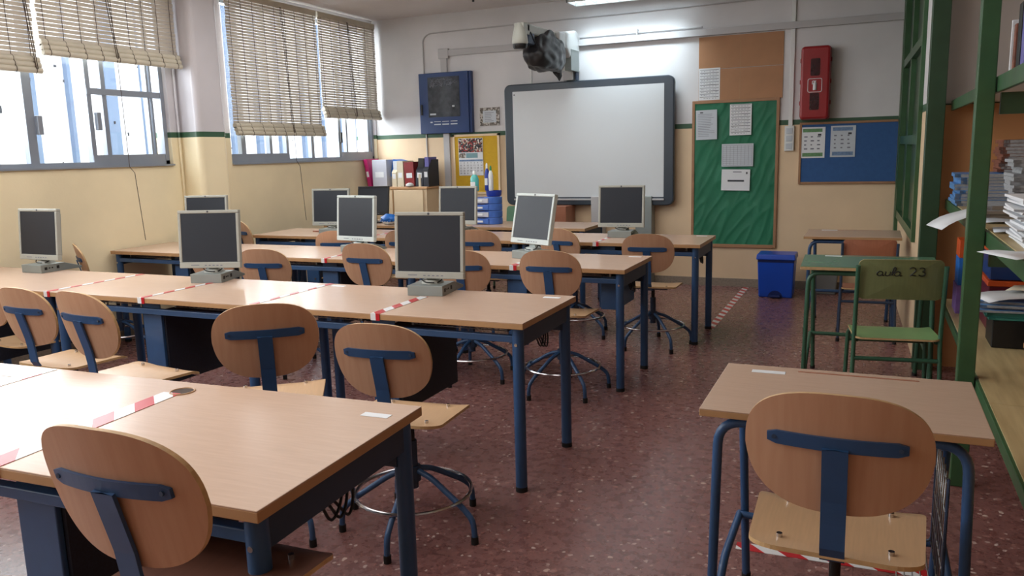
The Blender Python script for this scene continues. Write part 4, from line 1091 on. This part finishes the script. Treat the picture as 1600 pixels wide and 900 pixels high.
def stack(label, x, y, z, w_, d, n, th, mats_, jit=.02, rz=0, name='magazine_stack', cat='magazines', group=None, seed=1, covers=None):
    """each magazine of the pile is its own object"""
    rnd = random.Random(seed); zz = z
    for k in range(n):
        t_ = th*rnd.uniform(.8, 1.2); m_ = mats_[k % len(mats_)]
        o = MB().box(-w_/2, w_/2, -d/2, d/2, 0, t_, 0).box(-w_/2-.001, w_/2, -d/2-.001, d/2, t_-.0015, t_+.0005, 1).box(-w_/2-.0015, -w_/2+.03, -d/2, d/2, .0005, t_, 1).build('magazine', [m_, (covers or ['magcover'])[k % len(covers or [1])]])
        o.location = (x+rnd.uniform(-jit, jit), y+rnd.uniform(-jit, jit), zz); o.rotation_euler = (0, 0, rz+rnd.uniform(-.05, .05))
        tag(o, label, cat, group or label); zz += t_+.001
    return zz
stack('grey magazine with blue and white spine in the wide pile on the middle shelf', .625, 5.25, 1.1, .38, .30, 10, .0165, ['mags'], .014, group='wide pile of blue and grey magazines', seed=3)
stack('reddish brown magazine in the pile on top of the wide blue and grey pile', .76, 5.25, 1.285, .24, .26, 10, .016, ['mags'], .012, group='reddish brown magazines', seed=4, covers=['magbrown'])
stack('large flat grey volume at the bottom of the curled pile on the middle shelf', .70, 4.45, 1.1, .44, .30, 3, .020, ['magbase'], .012, group='flat grey volumes', seed=12, covers=['mags'])
stack('grey magazine in the curled pile on the flat grey volumes', .72, 4.42, 1.166, .24, .24, 12, .016, ['mags'], .02, group='curled pile of grey magazines', seed=5, covers=['mags'])
stack('bundle of loose paper in the nearest pile on the middle shelf', .60, 3.25, 1.1, .27, .32, 20, .0075, ['paper2'], .022, name='paper', cat='paper', group='nearest pile of paper bundles on the middle shelf', seed=6, covers=['paper'])
def loose(label, loc, w_, d, rz=0, curl=0, m='paper', tilt=(0, 0)):
    g = MB(); n_ = 8
    vs = [[g.bm.verts.new((-w_/2+w_*i/n_, -d/2+d*j, -curl*((1-i/n_)**2)+(.004*math.sin(i)))) for i in range(n_+1)] for j in range(2)]
    for i in range(n_): f_ = g.bm.faces.new((vs[0][i], vs[0][i+1], vs[1][i+1], vs[1][i])); f_.smooth = True
    o = g.build('loose_sheet', m, None, loc=loc); o.rotation_euler = (tilt[0], tilt[1], rz); tag(o, label, 'paper')
    sm = o.modifiers.new('thick', 'SOLIDIFY'); sm.thickness = .001
    return o
loose('white sheet curling down over the edge of the middle shelf', (.42, 4.55, 1.125), .26, .26, R(12), .09)
loose('white sheets lying flat just behind the front green post on the middle shelf', (.60, 4.12, 1.106), .30, .20, R(4), 0, 'paper2')
loose('blue-white sheet lying flat between the post and the nearest paper pile', (.58, 3.68, 1.106), .26, .20, R(-5), 0, 'paper2')
loose('pointed white sheet sticking out over the shelf edge near the nearest paper pile', (.48, 2.92, 1.106), .26, .2, R(25), .0)
ZBn = .48
box_thing('carton', 'purple patterned carton on the low bench, lowest of a narrow stack', 'box', (.47, 5.15, ZBn+.001), (.09, .22, .16), 'purple')
box_thing('carton', 'small blue carton standing on the purple carton', 'box', (.475, 5.17, ZBn+.163), (.08, .19, .155), 'bluecard')
box_thing('carton', 'orange carton topmost of the narrow stack on the bench', 'box', (.475, 5.18, ZBn+.32), (.08, .18, .10), 'orange')
for z0, h_, m_, lab in ((ZBn+.001, .235, 'wine', 'wine red storage crate with orange lid, lower of two on the bench'), (ZBn+.265, .14, 'deepblue', 'deep blue storage crate with orange rim, upper of two on the bench')):
    t = thing('storage_crate', lab, 'crate', (.58, 4.75, z0), 0, 'storage crates on the bench'); MB().box(0, .45, 0, .32, 0, h_).build('crate_body', m_, t, bevel=.004); MB().box(-.008, .458, -.008, .328, h_-.005, h_+.024).build('crate_lid', 'orange', t, bevel=.004)
t = thing('document_box', 'black document box under the teal books on the bench', 'box', (.555, 4.33, ZBn+.001)); MB().box(0, .16, 0, .22, 0, .135).build('box_body', 'black', t, bevel=.004)
stack('teal covered exercise book on the black document box', .66, 4.44, ZBn+.137, .26, .22, 3, .011, ['teal'], .006, name='book', cat='book', group='teal exercise books', seed=8, covers=['teal'])
stack('grey workbook with blue cover in the untidy pile over the teal books', .66, 4.44, ZBn+.176, .34, .24, 4, .012, ['mags'], .02, cat='book', group='untidy grey workbooks', seed=9)
loose('large white sheet sloping over the workbook pile', (.66, 4.40, ZBn+.262), .34, .22, R(15), .03)
loose('cream sheet lying on top of the workbook pile', (.76, 4.46, ZBn+.275), .26, .18, R(-20), .01, 'cream')
stack('tan bound book near the right edge of the bench', .80, 4.06, ZBn, .26, .22, 3, .022, ['tan'], .012, cat='book', group='tan books on the bench', seed=10, covers=['tan'])
stack('pale green edged book above the tan books on the bench', .81, 4.08, ZBn+.075, .24, .22, 4, .026, ['cream'], .01, cat='book', group='pale books over the tan ones', seed=11, covers=['teal'])
box_thing('upright_book', 'white thin book upright on the top shelf', 'book', (.455, 3.62, 1.711), (.2, .015, .19), 'paper')
box_thing('upright_book', 'reddish book upright on the top shelf behind the black binder', 'book', (.46, 3.56, 1.711), (.2, .04, .17), 'magbrown')
box_thing('ring_binder', 'black ring binder upright on the top shelf', 'binder', (.46, 3.44, 1.711), (.24, .07, .23), 'black')
box_thing('ring_binder', 'mauve binder at the right edge of the top shelf', 'binder', (.46, 3.34, 1.711), (.24, .07, .22), 'violet')

# ------------------------------------------------------------------ light
def area(name, loc, rot, sx, sy, power, col=(1, 1, 1), spread=180):
    l = bpy.data.lights.new(name, 'AREA'); l.shape = 'RECTANGLE'; l.size = sx; l.size_y = sy; l.energy = power; l.color = col; l.spread = R(spread)
    o = bpy.data.objects.new(name, l); COL.objects.link(o); o.location = loc; o.rotation_euler = rot; return o
# daylight through the windows (lamps just outside the panes)
area('daylight_rear_window', (-5.9, -.5, 2.2), (0, R(-90), 0), 1.5, 3.3, 110, (.93, .97, 1))
area('daylight_first_window', (-6.4, 3.6, 2.6), (0, R(-78), 0), 1.8, 3.6, 195, (.95, .98, 1))
area('daylight_second_window', (-6.4, 7.3, 2.6), (0, R(-78), 0), 1.8, 2.4, 180, (.95, .98, 1))
area('ceiling_lamp_light', (-2.40, 8.22, 2.92), (R(27), 0, 0), 1.1, .14, 6, (.80, .93, 1), 84)
area('ceiling_fill_rear', (-3.2, 1.2, 3.02), (0, 0, 0), 3.6, 3.0, 75, (1, .96, .92))  # added fill light under the ceiling, no fixture here
area('ceiling_fill_mid', (-3.0, 5.2, 3.02), (0, 0, 0), 3.6, 3.0, 60, (1, .98, .95))  # second added fill, brightens the middle rows without a fixture
wd = bpy.data.worlds.new('sky'); bpy.context.scene.world = wd; wd.use_nodes = True
nt = wd.node_tree; bgn = nt.nodes['Background']
tc = nt.nodes.new('ShaderNodeTexCoord'); sp_ = nt.nodes.new('ShaderNodeSeparateXYZ'); nt.links.new(tc.outputs['Generated'], sp_.inputs[0])
cr = nt.nodes.new('ShaderNodeValToRGB'); cr.color_ramp.elements[0].position = .45; cr.color_ramp.elements[0].color = (.8, .84, .9, 1); cr.color_ramp.elements[1].position = .8; cr.color_ramp.elements[1].color = (.86, .93, 1, 1)
nt.links.new(sp_.outputs['Z'], cr.inputs[0]); nt.links.new(cr.outputs[0], bgn.inputs[0]); bgn.inputs[1].default_value = 3.2

# ------------------------------------------------------------------ camera
cd = bpy.data.cameras.new('camera'); co = bpy.data.objects.new('camera', cd); COL.objects.link(co)
yaw, pit, rol = R(24.212), R(9.645), R(-1.525)
cy, sy, cp, sp_ = math.cos(yaw), math.sin(yaw), math.cos(pit), math.sin(pit)
wv = Vector((-sy*cp, cy*cp, -sp_)); r0 = Vector((cy, sy, 0)); u0 = r0.cross(wv)
rv = r0*math.cos(rol)+u0*math.sin(rol); uv = -r0*math.sin(rol)+u0*math.cos(rol)
co.matrix_world = Matrix(((rv.x, uv.x, -wv.x, 0), (rv.y, uv.y, -wv.y, 0), (rv.z, uv.z, -wv.z, 1.464), (0, 0, 0, 1)))
cd.sensor_width = 36; cd.lens = 1252.1*36/1600; cd.clip_start = .05
sc = bpy.context.scene; sc.camera = co
sc.view_settings.view_transform = 'Standard'; sc.view_settings.look = 'None'; sc.view_settings.exposure = .18
sc.cycles.use_denoising = True
sc.cycles.max_bounces = 7; sc.cycles.diffuse_bounces = 4; sc.cycles.transparent_max_bounces = 24
sc.cycles.sample_clamp_indirect = 6
